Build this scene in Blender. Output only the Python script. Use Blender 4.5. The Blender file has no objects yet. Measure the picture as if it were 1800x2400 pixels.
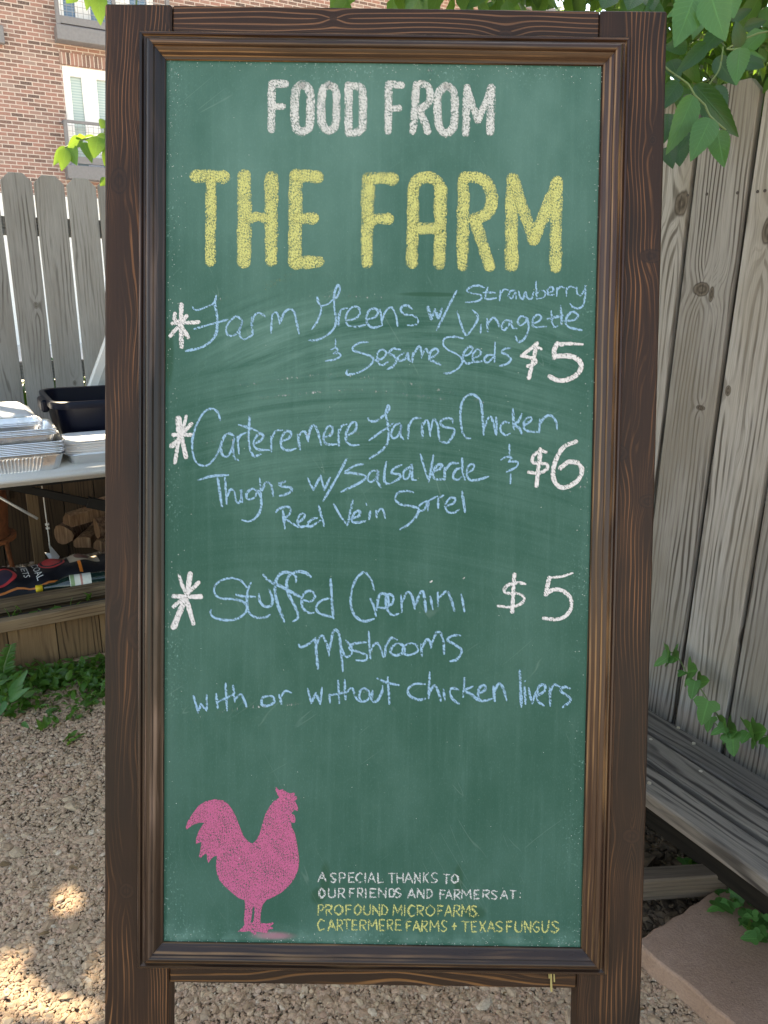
import bpy, bmesh, math, random
import numpy as np
from mathutils import Vector, Matrix, Euler
from mathutils.geometry import tessellate_polygon

random.seed(7)
rng = np.random.default_rng(7)
scene = bpy.context.scene
COL = scene.collection

# ------------------------------------------------------------------ camera
CAM_H, PITCH, ROLL, FPX = 1.45, math.radians(17.0), math.radians(0.8), 1800.0
_r0 = np.array([1.0, 0, 0]); _u0 = np.array([0, math.sin(PITCH), math.cos(PITCH)])
FWD = np.array([0, math.cos(PITCH), -math.sin(PITCH)])
IX = math.cos(ROLL) * _r0 + math.sin(ROLL) * _u0
IU = -math.sin(ROLL) * _r0 + math.cos(ROLL) * _u0
CAMP = np.array([0, 0, CAM_H])
cd = bpy.data.cameras.new('camera'); cam = bpy.data.objects.new('camera', cd); COL.objects.link(cam)
cd.sensor_fit = 'HORIZONTAL'; cd.sensor_width = 36; cd.lens = 36.0; cd.clip_start = 0.02; cd.clip_end = 500
cam.matrix_world = Matrix([[IX[i], IU[i], -FWD[i], CAMP[i]] for i in range(3)] + [[0, 0, 0, 1]])
scene.camera = cam

# ------------------------------------------------------------------ sky, sun, exposure
SUN = np.array([-0.34, 0.42, 0.84]); SUN /= np.linalg.norm(SUN)
world = bpy.data.worlds.new('World'); scene.world = world; world.use_nodes = True
wn = world.node_tree; wn.nodes.clear()
wo = wn.nodes.new('ShaderNodeOutputWorld'); bg = wn.nodes.new('ShaderNodeBackground'); sky = wn.nodes.new('ShaderNodeTexSky')
sky.sky_type = 'NISHITA'; sky.sun_disc = False
sky.sun_elevation = math.asin(SUN[2]); sky.sun_rotation = math.atan2(SUN[0], SUN[1])
sky.dust_density = 1.5; sky.ozone_density = 1.0
bg.inputs['Strength'].default_value = 0.13
wn.links.new(sky.outputs[0], bg.inputs[0]); wn.links.new(bg.outputs[0], wo.inputs[0])
sl = bpy.data.lights.new('sun', 'SUN'); sl.energy = 4.0; sl.angle = math.radians(0.55); sl.color = (1.0, 0.95, 0.86)
so = bpy.data.objects.new('sun', sl); COL.objects.link(so)
so.rotation_euler = Vector(SUN).to_track_quat('Z', 'Y').to_euler(); so.location = Vector(SUN) * 30
vs = scene.view_settings
scene.display_settings.display_device = 'sRGB'
vs.view_transform = 'Standard'; vs.look = 'None'; vs.gamma = 1; vs.use_curve_mapping = False
vs.exposure = 2.45
vs.use_white_balance = True; vs.white_balance_temperature = 8900; vs.white_balance_tint = 9
scene.cycles.transparent_max_bounces = 24
scene.cycles.max_bounces = 7
scene.cycles.sample_clamp_indirect = 8

# ------------------------------------------------------------------ helpers
def lin(*c):
    return tuple(((v / 255) / 12.92 if v / 255 <= .04045 else ((v / 255 + .055) / 1.055) ** 2.4) for v in c)

def ray(x, y):
    return FWD + (x - 900) / FPX * IX - (y - 1200) / FPX * IU
def on_plane(x, y, n, d):
    r = ray(x, y); t = (d - n @ CAMP) / (n @ r); return CAMP + t * r
def on_level(x, y, z=0.0):
    return on_plane(x, y, np.array([0, 0, 1.0]), z)
def at_depth(x, y, dep):
    return CAMP + ray(x, y) * dep

def unit(deg):
    a = math.radians(deg); return np.array([math.cos(a), math.sin(a), 0])
DL, NL = unit(30), unit(120)          # along / away from us: back fence, table, planter, building
DR, NR = unit(-60), unit(30)          # along / away from us: side fence, bench
ROTL, ROTR = math.radians(30), math.radians(-60)
def L(u, n, z=0.0): return DL * u + NL * n + np.array([0, 0, z])
def R(u, n, z=0.0): return DR * u + NR * n + np.array([0, 0, z])

def props(o, label=None, cat=None, group=None, kind=None):
    if label: o['label'] = label
    if cat: o['category'] = cat
    if group: o['group'] = group
    if kind: o['kind'] = kind
    return o
def thing(name, label, cat, loc=(0, 0, 0), rotz=0.0, group=None, mat=None):
    o = bpy.data.objects.new(name, None); COL.objects.link(o); o.empty_display_size = .05
    if mat is not None: o.matrix_world = mat
    else:
        o.location = tuple(loc); o.rotation_euler = (0, 0, rotz)
    return props(o, label, cat, group)
def link(name, me, mat, parent=None, label=None, loc=None, rot=None, smooth=None):
    o = bpy.data.objects.new(name, me); COL.objects.link(o)
    if mat is not None and not me.materials: me.materials.append(mat)
    if parent is not None: o.parent = parent
    if loc is not None: o.location = tuple(loc)
    if rot is not None: o.rotation_euler = rot
    if label: o['label'] = label
    if smooth is not None:
        me.polygons.foreach_set('use_smooth', [smooth] * len(me.polygons))
    return o
def copy_tree(o, parent=None, label=None):
    c = o.copy(); COL.objects.link(c); c.parent = parent
    if label: c['label'] = label
    for ch in list(o.children): copy_tree(ch, c)
    return c
def mesh_np(name, V, F, uv=None, smooth=False):
    """V (n,3); F (m,k) constant polygon size"""
    V = np.asarray(V, np.float32); F = np.asarray(F, np.int32)
    me = bpy.data.meshes.new(name); k = F.shape[1]
    me.vertices.add(len(V)); me.vertices.foreach_set('co', V.ravel())
    me.loops.add(F.size); me.loops.foreach_set('vertex_index', F.ravel())
    me.polygons.add(len(F)); me.polygons.foreach_set('loop_start', np.arange(0, F.size, k, dtype=np.int32))
    me.polygons.foreach_set('use_smooth', np.full(len(F), smooth, bool))
    me.update(calc_edges=True)
    if uv is not None:
        l = me.uv_layers.new(name='UVMap'); l.data.foreach_set('uv', np.asarray(uv, np.float32)[F.ravel()].ravel())
    return me
class MB:
    """collects shapes into one mesh"""
    def __init__(s): s.v = []; s.f = []; s.uv = None
    def add(s, v, f):
        b = len(s.v); s.v += [tuple(map(float, p)) for p in v]; s.f += [tuple(i + b for i in q) for q in f]
    def box(s, c, size, M=None):
        x, y, z = [q / 2 for q in size]
        v = [Vector((sx * x, sy * y, sz * z)) for sx in (-1, 1) for sy in (-1, 1) for sz in (-1, 1)]
        v = [(M @ p if M else p) + Vector(c) for p in v]
        s.add(v, [(0, 1, 3, 2), (4, 6, 7, 5), (0, 4, 5, 1), (2, 3, 7, 6), (0, 2, 6, 4), (1, 5, 7, 3)])
    def tube(s, pts, r, n=8, caps=True):
        pts = [Vector(p) for p in pts]; rs = r if isinstance(r, (list, tuple)) else [r] * len(pts)
        rings = []
        up = Vector((.123, .37, .92)).normalized()
        for i, p in enumerate(pts):
            t = (pts[min(i + 1, len(pts) - 1)] - pts[max(i - 1, 0)]).normalized()
            a = t.cross(up); a = a.normalized() if a.length > 1e-4 else t.orthogonal().normalized(); b = t.cross(a)
            rings.append([p + (a * math.cos(2 * math.pi * k / n) + b * math.sin(2 * math.pi * k / n)) * rs[i] for k in range(n)])
        v = [q for g in rings for q in g]; f = []
        for i in range(len(pts) - 1):
            for k in range(n):
                f.append((i * n + k, i * n + (k + 1) % n, (i + 1) * n + (k + 1) % n, (i + 1) * n + k))
        if caps:
            f.append(tuple(reversed(range(n)))); f.append(tuple(range((len(pts) - 1) * n, len(pts) * n)))
        s.add(v, f)
    def lathe(s, prof, n=24, c=(0, 0, 0)):
        v = []; f = []
        for r, z in prof:
            for k in range(n):
                a = 2 * math.pi * k / n; v.append((c[0] + r * math.cos(a), c[1] + r * math.sin(a), c[2] + z))
        for i in range(len(prof) - 1):
            for k in range(n):
                f.append((i * n + k, i * n + (k + 1) % n, (i + 1) * n + (k + 1) % n, (i + 1) * n + k))
        s.add(v, f)
    def prism(s, poly, y0, y1):
        """poly in (x,z), extruded along y"""
        n = len(poly); v = [(x, y0, z) for x, z in poly] + [(x, y1, z) for x, z in poly]
        f = [tuple(range(n)), tuple(reversed(range(n, 2 * n)))] + [(i, i + n, (i + 1) % n + n, (i + 1) % n) for i in range(n)]
        s.add(v, f)
    def mesh(s, name, bevel=0, seg=1):
        me = bpy.data.meshes.new(name); me.from_pydata(s.v, [], s.f); me.update()
        bm = bmesh.new(); bm.from_mesh(me)
        bmesh.ops.recalc_face_normals(bm, faces=bm.faces)
        if bevel: bmesh.ops.bevel(bm, geom=[e for e in bm.edges if e.calc_face_angle(0) > .5], offset=bevel, segments=seg, affect='EDGES', clamp_overlap=True)
        bm.to_mesh(me); bm.free()
        return me
    def build(s, name, mat, parent=None, bevel=0, seg=1, smooth=None, **k):
        return link(name, s.mesh(name, bevel, seg), mat, parent, smooth=smooth, **k)
def plank(name, w, t, l, mat, parent, loc, rot=(0, 0, 0), bevel=.002, warp=0.0, label=None):
    """a board, its length along local Z (grain runs that way)"""
    m = MB(); n = 8 if warp else 1
    if not warp: m.box((0, 0, 0), (w, t, l))
    else:
        ph = random.random() * 6
        secs = []
        for i in range(n + 1):
            z = -l / 2 + l * i / n; o = warp * math.sin(i * .9 + ph); o2 = warp * math.cos(i * .7 + ph * 2)
            secs.append([(-w / 2 + o, -t / 2 + o2, z), (w / 2 + o, -t / 2 + o2, z), (w / 2 + o, t / 2 + o2, z), (-w / 2 + o, t / 2 + o2, z)])
        v = [p for s_ in secs for p in s_]; f = [(0, 1, 2, 3), tuple(4 * n + k for k in (3, 2, 1, 0))]
        for i in range(n):
            for k in range(4): f.append((4 * i + k, 4 * i + (k + 1) % 4, 4 * i + 4 + (k + 1) % 4, 4 * i + 4 + k))
        m.add(v, f)
    return link(name, m.mesh(name, bevel), mat, parent, loc=loc, rot=rot, label=label)

# ------------------------------------------------------------------ node helpers
class NT:
    def __init__(s, name):
        s.m = bpy.data.materials.new(name); s.m.use_nodes = True; s.t = s.m.node_tree; s.t.nodes.clear()
        s.out = s.t.nodes.new('ShaderNodeOutputMaterial')
    def n(s, ty, **k):
        o = s.t.nodes.new('ShaderNode' + ty)
        for a, b in k.items(): setattr(o, a, b)
        return o
    def put(s, sock, v):
        if isinstance(v, bpy.types.NodeSocket): s.t.links.new(v, sock)
        elif v is not None:
            if sock.type == 'RGBA' and len(v) == 3: v = (*v, 1)
            sock.default_value = v
    def math(s, op, a, b=None, c=None, clamp=False):
        o = s.n('Math', operation=op, use_clamp=clamp)
        for i, v in enumerate((a, b, c)): s.put(o.inputs[i], v)
        return o.outputs[0]
    def add(s, a, b): return s.math('ADD', a, b)
    def mul(s, a, b): return s.math('MULTIPLY', a, b)
    def vec(s, x, y, z):
        o = s.n('CombineXYZ')
        for i, v in enumerate((x, y, z)): s.put(o.inputs[i], v)
        return o.outputs[0]
    def sep(s, v):
        o = s.n('SeparateXYZ'); s.put(o.inputs[0], v); return o.outputs
    def noise(s, v, scale=1, detail=2, rough=.5, dist=0, col=False):
        o = s.n('TexNoise'); s.put(o.inputs['Vector'], v)
        for k, q in (('Scale', scale), ('Detail', detail), ('Roughness', rough), ('Distortion', dist)): s.put(o.inputs[k], q)
        return o.outputs[1 if col else 0]
    def voro(s, v, scale, feature='F1', out=0, rand=1):
        o = s.n('TexVoronoi', feature=feature); s.put(o.inputs['Vector'], v); s.put(o.inputs['Scale'], scale); s.put(o.inputs['Randomness'], rand)
        return o.outputs[out]
    def smooth(s, v, a, b, lo=0.0, hi=1.0):
        o = s.n('MapRange', interpolation_type='SMOOTHSTEP'); o.clamp = True
        for i, q in enumerate((v, a, b, lo, hi)): s.put(o.inputs[i], q)
        return o.outputs[0]
    def ramp(s, v, stops, interp='LINEAR'):
        o = s.n('ValToRGB'); s.put(o.inputs[0], v); e = o.color_ramp; e.interpolation = interp
        while len(e.elements) < len(stops): e.elements.new(.5)
        for i, (p, c) in enumerate(stops): e.elements[i].position = p; e.elements[i].color = (*c, 1)
        return o.outputs[0]
    def mix(s, f, a, b, mode='MIX'):
        o = s.n('Mix', data_type='RGBA', blend_type=mode); o.clamp_factor = True
        s.put(o.inputs[0], f); s.put(o.inputs[6], a); s.put(o.inputs[7], b); return o.outputs[2]
    def coord(s, which='Object'): return s.n('TexCoord').outputs[which]
    def gauss(s, x, z, kx, kz, ax, az):
        dx = s.mul(s.add(x, -kx), 1 / ax); dz = s.mul(s.add(z, -kz), 1 / az)
        q = s.add(s.mul(dx, dx), s.mul(dz, dz))
        return s.math('EXPONENT', s.mul(q, -1.0))
    def bump(s, h, strength=.3, dist=.01):
        o = s.n('Bump'); s.put(o.inputs['Strength'], strength); s.put(o.inputs['Distance'], dist); s.put(o.inputs['Height'], h); return o.outputs[0]
    def bsdf(s, col, rough=.6, metal=0.0, spec=.5, normal=None, **kw):
        o = s.n('BsdfPrincipled'); s.put(o.inputs['Base Color'], col); s.put(o.inputs['Roughness'], rough); s.put(o.inputs['Metallic'], metal)
        s.put(o.inputs['Specular IOR Level'], spec)
        if normal is not None: s.put(o.inputs['Normal'], normal)
        for k, v in kw.items(): s.put(o.inputs[k], v)
        return o.outputs[0]
    def done(s, shader):
        s.t.links.new(shader, s.out.inputs[0]); return s.m

def plain(name, col, rough=.6, metal=0.0, spec=.5, var=.12, scale=20, bump=0.0, **kw):
    t = NT(name); c = t.coord(); nz = t.noise(c, scale, 4, .6)
    cc = t.mix(t.smooth(nz, .3, .7), [q * (1 - var) for q in col], [min(1, q * (1 + var)) for q in col])
    nr = t.add(rough - .06, t.mul(nz, .12))
    return t.done(t.bsdf(cc, nr, metal, spec, normal=t.bump(nz, bump, .004) if bump else None, **kw))

def wood(name, base, line, dark, freq=60, warp=1.6, thin=(.55, .97), rough=.55, spec=.4, knots=(), patch=.5, bump=.25, gap=.35, seed=0.0, tone=.25, knotcol=None, knotlight=None, fib=.25, fine=0.0, zjit=0.0, wob=1.1):
    """grain along local Z; knots = (x, z, half-width, half-length, push)"""
    t = NT(name); oi = t.n('ObjectInfo').outputs['Random']
    x, y, z = t.sep(t.coord())
    sh = t.add(t.mul(oi, 41.0), seed)
    w = t.add(x, t.mul(y, .63))
    n1 = t.noise(t.vec(t.mul(w, 9), sh, t.mul(z, wob)), 1, 2, .5)
    n2 = t.noise(t.vec(t.mul(w, 30), sh, t.mul(z, 5)), 1, 2, .5)
    f = t.add(t.add(t.mul(w, freq), t.mul(n1, warp * 3)), t.mul(n2, warp * .45))
    km = kv = None
    z0 = z
    if zjit: z = t.add(z, t.mul(t.add(oi, -.5), zjit))
    for kx, kz, ax, az, push in knots:
        g = t.gauss(w, z, kx, kz, ax * 2.1, az * 2.6)
        sg = t.math('SIGN', t.add(w, -kx))
        f = t.add(f, t.mul(g, t.mul(sg, push) if push > 0 else -push))
        dx = t.mul(t.add(w, -kx), 1 / ax); dz = t.mul(t.add(z, -kz), 1 / az)
        q = t.math('SQRT', t.add(t.mul(dx, dx), t.mul(dz, dz))); q = t.add(q, t.mul(t.add(n2, -.5), 1.0))
        k0 = t.smooth(q, 1.08, .82)
        rg = t.add(t.mul(t.math('SINE', t.mul(q, 11)), .22), t.mul(t.noise(t.vec(t.mul(w, 110), sh, t.mul(z, 70)), 1, 3, .6), .8))
        ck = t.smooth(t.math('ABSOLUTE', t.add(dx, t.mul(t.add(n2, -.5), .7))), .10, .03); ck = t.mul(ck, t.smooth(q, .8, .6))
        rg = t.mul(rg, t.smooth(q, .95, .75, .15, 1)); rg = t.mul(rg, t.add(1, t.mul(ck, -.9)))
        kr0 = t.mul(k0, rg)
        km = k0 if km is None else t.math('MAXIMUM', km, k0); kv = kr0 if kv is None else t.math('MAXIMUM', kv, kr0)
    z = z0
    s_ = t.add(t.mul(t.math('SINE', t.mul(f, 6.2832)), .5), .5)
    ln = t.smooth(s_, thin[0], thin[1])
    md = t.smooth(t.noise(t.vec(t.mul(w, 22), sh, t.mul(z, 3.1)), 1, 3, .6), gap, gap + .3)
    ln = t.mul(ln, md)
    c = t.mix(ln, base, line)
    if fine:
        s2 = t.math('SINE', t.mul(t.add(t.mul(f, 2.6), t.mul(n2, 2.0)), 6.2832)); l2 = t.mul(t.smooth(s2, .45, 1.0), t.smooth(t.noise(t.vec(t.mul(w, 35), t.add(sh, 4), t.mul(z, 4)), 1, 3, .6), .45, .7))
        c = t.mix(t.mul(l2, fine), c, line)
    pt = t.smooth(t.noise(t.vec(t.mul(w, 7), t.add(sh, 9), t.mul(z, 2.2)), 1, 3, .6), .4, .66)
    c = t.mix(t.mul(pt, patch), c, dark)
    fb = t.noise(t.vec(t.mul(w, 420), sh, t.mul(z, 9)), 1, 3, .7)
    c = t.mix(fib, c, t.mix(fb, (.0, .0, .0), (1.2, 1.2, 1.2)), 'OVERLAY')
    tv = t.add(1 - tone, t.mul(oi, 2 * tone))
    c = t.mix(1.0, c, t.n('CombineXYZ').outputs[0] if False else t.vec(tv, tv, tv), 'MULTIPLY')
    if km is not None:
        kc = knotcol or [q * .6 for q in dark]
        c = t.mix(t.mul(km, .9), c, t.mix(kv, kc, knotlight or [q * 1.05 for q in base]))
    h = t.add(t.mul(ln, -.6), t.mul(fb, .5))
    return t.done(t.bsdf(c, t.add(rough - .08, t.mul(fb, .16)), 0, spec, normal=t.bump(h, bump, .0015)))

def leaf_mat(name, c0, c1, trans, veins=True, rough=.34, tr=.38):
    t = NT(name); geo = t.n('NewGeometry'); r = geo.outputs['Random Per Island']
    u = t.n('UVMap').outputs[0]; ux, uy, _ = t.sep(u)
    c = t.mix(r, c0, c1)
    a = t.math('ABSOLUTE', t.add(ux, -.5))
    if veins:
        rib = t.smooth(a, .0, .035, 1, 0)
        sv = t.math('SINE', t.mul(t.add(t.mul(uy, 9), t.mul(a, -5)), 6.2832))
        sv = t.smooth(sv, .75, 1.0, 0, .35)
        v = t.math('MAXIMUM', rib, sv)
        c = t.mix(t.mul(v, .45), c, [q * 2.1 for q in c1])
        nrm = t.bump(v, .35, .002)
    else: nrm = None
    blot = t.noise(t.coord(), 35, 3, .6)
    c = t.mix(t.smooth(blot, .45, .75, 0, .3), c, [q * .55 for q in c0])
    p = t.bsdf(c, rough, 0, .45, normal=nrm)
    tl = t.n('BsdfTranslucent'); t.put(tl.inputs[0], t.mix(r, trans, [q * .75 for q in trans]))
    mx = t.n('MixShader'); t.put(mx.inputs[0], tr); t.put(mx.inputs[1], p); t.put(mx.inputs[2], tl.outputs[0])
    return t.done(mx.outputs[0])

# ================================================================== setting
def gravel_mat():
    t = NT('gravel_bed'); c = t.coord()
    cell = t.voro(c, 130, out=1); v = t.sep(cell)[0]
    col = t.ramp(v, [(0, (.30, .21, .145)), (.3, (.38, .27, .19)), (.6, (.44, .32, .23)), (1, (.52, .40, .29))])
    dirt = t.noise(c, 2.2, 4, .6)
    col = t.mix(t.smooth(dirt, .45, .65, 0, .8), col, (.33, .25, .17))
    d = t.voro(c, 130)
    return t.done(t.bsdf(col, .9, 0, .2, normal=t.bump(t.mul(d, -1), .8, .012)))
def pebble_mat():
    t = NT('pebbles'); r = t.n('NewGeometry').outputs['Random Per Island']; c = t.coord()
    col = t.ramp(r, [(0, (.33, .218, .140)), (.2, (.45, .305, .200)), (.4, (.52, .340, .235)), (.55, (.45, .330, .228)), (.7, (.54, .400, .268)), (.9, (.49, .305, .215)), (1, (.61, .505, .385))])
    nz = t.noise(c, 160, 4, .65); big = t.noise(c, 2.0, 3, .55)
    col = t.mix(t.smooth(nz, .35, .75, 0, .4), col, (.13, .10, .075))
    col = t.mix(t.smooth(big, .45, .7, 0, .4), col, (.34, .265, .18))
    return t.done(t.bsdf(col, .8, 0, .3, normal=t.bump(nz, .35, .002)))
M_GRAVEL, M_PEB = gravel_mat(), pebble_mat()

def sheet(name, corners, z, mat, cuts=1):
    m = MB(); m.add([(p[0], p[1], z) for p in corners], [(0, 1, 2, 3)])
    o = m.build(name, mat); o['kind'] = 'structure'; return o
sheet('ground', [(-60, -40), (60, -40), (60, 80), (-60, 80)], -.006, M_GRAVEL)
M_PAVE = plain('pale_concrete', (.55, .53, .49), .85, var=.1, scale=6)
sheet('pavement', [L(-30, 4.7), L(25, 4.7), L(25, 60), L(-30, 60)], 0.0, M_PAVE)

# loose gravel: real stones over the whole yard, finest where nearest
def ico(sub):
    bm = bmesh.new(); bmesh.ops.create_icosphere(bm, subdivisions=sub, radius=1)
    v = np.array([p.co[:] for p in bm.verts]); f = np.array([[q.index for q in p.verts] for p in bm.faces]); bm.free(); return v, f
def stones(name, xy, size, sub, mat, z=0.0):
    V0, F0 = ico(sub); n = len(xy); k = len(V0)
    a = rng.uniform(0, 2 * np.pi, n); s = size[:, None] * np.stack([rng.uniform(.75, 1.45, n), rng.uniform(.65, 1.05, n), rng.uniform(.32, .62, n)], 1)
    V = V0[None] * (1 + rng.normal(0, .20, (n, k, 1))) * s[:, None, :]
    tl = rng.normal(0, .35, n); ct, st = np.cos(tl)[:, None], np.sin(tl)[:, None]
    y, zz = V[..., 1] * ct - V[..., 2] * st, V[..., 1] * st + V[..., 2] * ct
    ca, sa = np.cos(a)[:, None], np.sin(a)[:, None]
    X = V[..., 0] * ca - y * sa + xy[:, 0:1]; Y = V[..., 0] * sa + y * ca + xy[:, 1:2]
    Z = zz + z + size[:, None] * rng.uniform(-.12, .3, (n, 1))
    W = np.stack([X, Y, Z], 2).reshape(-1, 3); F = (F0[None] + (np.arange(n) * k)[:, None, None]).reshape(-1, 3)
    o = link(name, mesh_np(name, W, F, smooth=False), mat); o['kind'] = 'stuff'; return o
M_DARKPEB = plain('shade_dark_stones', (.075, .052, .032), .8, var=.5, scale=45)  # stones darkened: the bench's deep shade put into their colour
def yard(n, x0, x1, y0, y1, dark=False):
    p = np.stack([rng.uniform(x0, x1, n), rng.uniform(y0, y1, n)], 1)
    return p[(p @ NL[:2] < 4.2) & (p @ NR[:2] < 1.58) & ((p @ NR[:2] < 1.215 + .02 * np.sin(p[:, 1] * 40)) | (p[:, 1] < .6) | dark)]
def seen(p, k=.3):
    v = np.c_[p, np.zeros(len(p))] - CAMP; z = np.maximum(v @ FWD, .05); x = 900 + FPX * (v @ IX) / z; y = 1200 - FPX * (v @ IU) / z
    a = ((x < 290) & (x > -250)) | ((y > 2270) & (x > -300) & (x < 2100)) | ((x > 1470) & (x < 2050))
    return p[a | (rng.uniform(0, 1, len(p)) < k)]
p = seen(yard(150000, -1.3, 1.25, .95, 1.75)); stones('gravel', p, np.exp(rng.normal(np.log(.0032), .48, len(p))), 1, M_PEB)
p = seen(yard(220000, -2.3, 1.5, 1.75, 3.3), .2); stones('gravel', p, np.exp(rng.normal(np.log(.0036), .46, len(p))), 1, M_PEB)
p = yard(26000, -2.6, 1.0, 3.2, 4.9); stones('gravel', p, np.exp(rng.normal(np.log(.0085), .38, len(p))), 1, M_PEB)
p = yard(16000, -2.6, 1.5, .4, .95); stones('gravel', p, np.exp(rng.normal(np.log(.0055), .36, len(p))), 1, M_PEB)
p = yard(16, -1.3, -.6, 1.2, 2.4); stones('gravel', p, rng.uniform(.009, .014, len(p)), 2, M_PEB)

p = yard(26000, -.4, 1.5, .9, 3.6, True); p = p[p @ NR[:2] > 1.2]; stones('underbench_shade_stones', p, np.exp(rng.normal(np.log(.009), .4, len(p))), 1, M_DARKPEB)  # band of stones under the bench, coloured dark for its shade
# ------------------------------------------------------------------ building behind the fence
DB = 18.0
def bl(x, y):
    q = on_plane(x, y, NL, DB); return float(q @ DL), float(q[2])
def brick_mat(name, bw, rh, soldier=False):
    t = NT(name); x, y, z = t.sep(t.coord())
    w = t.noise(t.coord(), 9, 2); 
    v = t.vec(t.add(t.add(x, t.mul(y, 1.0)), t.mul(w, .006)), t.add(z, t.mul(w, .004)), 0) if not soldier else t.vec(x, t.add(z, 100.003), 0)
    b = t.n('TexBrick'); t.put(b.inputs['Vector'], v); b.offset = 0.0 if soldier else .5
    for k, q in (('Scale', 1), ('Mortar Size', .009), ('Mortar Smooth', .12), ('Bias', 0), ('Brick Width', bw), ('Row Height', rh)): t.put(b.inputs[k], q)
    t.put(b.inputs['Color1'], (0, 0, 0, 1)); t.put(b.inputs['Color2'], (1, 1, 1, 1)); t.put(b.inputs['Mortar'], (.5, .5, .5, 1))
    r = t.sep(b.outputs['Color'])[0]
    col = t.ramp(r, [(0, (.085, .06, .055)), (.2, (.17, .10, .085)), (.45, (.265, .150, .125)), (.7, (.31, .155, .125)), (1, (.27, .195, .168))])
    nz = t.noise(t.coord(), 40, 4, .6)
    col = t.mix(t.smooth(nz, .35, .7, 0, .35), col, (.36, .27, .23))
    col = t.mix(b.outputs['Fac'], col, (.50, .42, .37))
    return t.done(t.bsdf(col, .9, 0, .2, normal=t.bump(t.add(t.mul(b.outputs['Fac'], -1), t.mul(nz, .3)), .5, .01)))
M_BRICK = brick_mat('brick_wall', .222, .0725); M_SOLD = brick_mat('soldier_bricks', .075, 30.0, True)
M_WHITE = plain('white_paint', (.80, .80, .79), .55, var=.03); M_GREY = plain('grey_steel', (.17, .165, .17), .5, var=.08)
M_STUCCO = plain('white_stucco', (.78, .77, .74), .9, var=.05, scale=60)
def glass_mat(name, c0, c1):
    t = NT(name); x, y, z = t.sep(t.coord())
    sl_ = t.math('SINE', t.mul(z, 2 * math.pi / .05))
    c = t.mix(t.smooth(sl_, -.4, .6), c0, c1)
    return t.done(t.bsdf(c, .12, 0, .6, **{'Coat Weight': .4, 'Coat Roughness': .03}))
M_GLASS = glass_mat('blind_behind_glass', (.30, .38, .36), (.40, .48, .45))
M_GLASS2 = glass_mat('dim_blue_glass', (.10, .17, .25), (.15, .23, .32))
bld = thing('apartment_building', 'red brick apartment building rising behind the picket fence, with white windows and grey balconies', 'building', L(0, DB), ROTL)
wu, wz0 = bl(144, 152); wz1 = bl(157, 300)[1] - .9
U0, U1 = wu, wu + 1.9                                  # opening left and right
top2 = bl(142, 46)[1]
m = MB()
def wallbox(m, u0, u1, z0, z1, y0=0.0, y1=.4): m.box(((u0 + u1) / 2, (y0 + y1) / 2, (z0 + z1) / 2), (u1 - u0, y1 - y0, z1 - z0))
UP0 = top2; 
wallbox(m, -12, U0, 2.95, 8.0); wallbox(m, U1, 16, 2.95, 8.0); wallbox(m, U0, U1, 2.95, wz1)
wallbox(m, U0, U1, wz0, UP0 - .05); wallbox(m, U0, U1, UP0 + 2.1, 8.0)
m.build('wall', M_BRICK, bld)
m = MB(); wallbox(m, -12, 16, 0, 2.94, -.06, .4); m.build('ground_storey', M_STUCCO, bld)
m = MB(); m.box((2, 1.2, 8.08), (28.4, 3.2, .12)); m.build('roof', M_GREY, bld)
m = MB(); wallbox(m, U0 - .03, U1 + .03, wz0 + .02, bl(143, 122)[1], -.022, .1); m.build('lintel', M_SOLD, bld)
def window(z0, z1, glass, dark=False):
    m = MB(); W = U1 - U0
    e = .13
    wallbox(m, U0, U1, z1 - .17, z1, .03, .16); wallbox(m, U0, U1, z0, z0 + .12, .03, .16)
    xs = [0, .11, .23, .38, .62, .80, .92, 1.0]
    st = [(0, .075), (.19, .34), (.60, .75), (.93, 1.0)]
    for a, b in st: wallbox(m, U0 + a * W, U0 + b * W, z0 + .12, z1 - .17, .035, .15)
    f = m.build('window', M_WHITE, bld)
    for (a, b) in ((.075, .19), (.34, .60), (.75, .93)):
        g = MB(); wallbox(g, U0 + a * W, U0 + b * W, z0 + .12, z1 - .17, .10, .13); g.build('pane', glass, f)
    k = MB(); wallbox(k, U0, U1, z0, z1, .36, .39)
window(wz1, wz0, M_GLASS); window(UP0 - .05, UP0 + 2.1, M_GLASS2)
def mesh_rail_mat():
    t = NT('wire_mesh'); x, y, z = t.sep(t.coord())
    a = t.math('PINGPONG', x, .05); b = t.math('PINGPONG', z, .05)
    k = t.math('MAXIMUM', t.smooth(a, .046, .047), t.smooth(b, .046, .047))
    tr = t.n('BsdfTransparent'); mx = t.n('MixShader')
    t.put(mx.inputs[0], k); t.put(mx.inputs[1], tr.outputs[0]); t.put(mx.inputs[2], t.bsdf((.25, .25, .26), .5)); return t.done(mx.outputs[0])
M_MESH = mesh_rail_mat()
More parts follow.
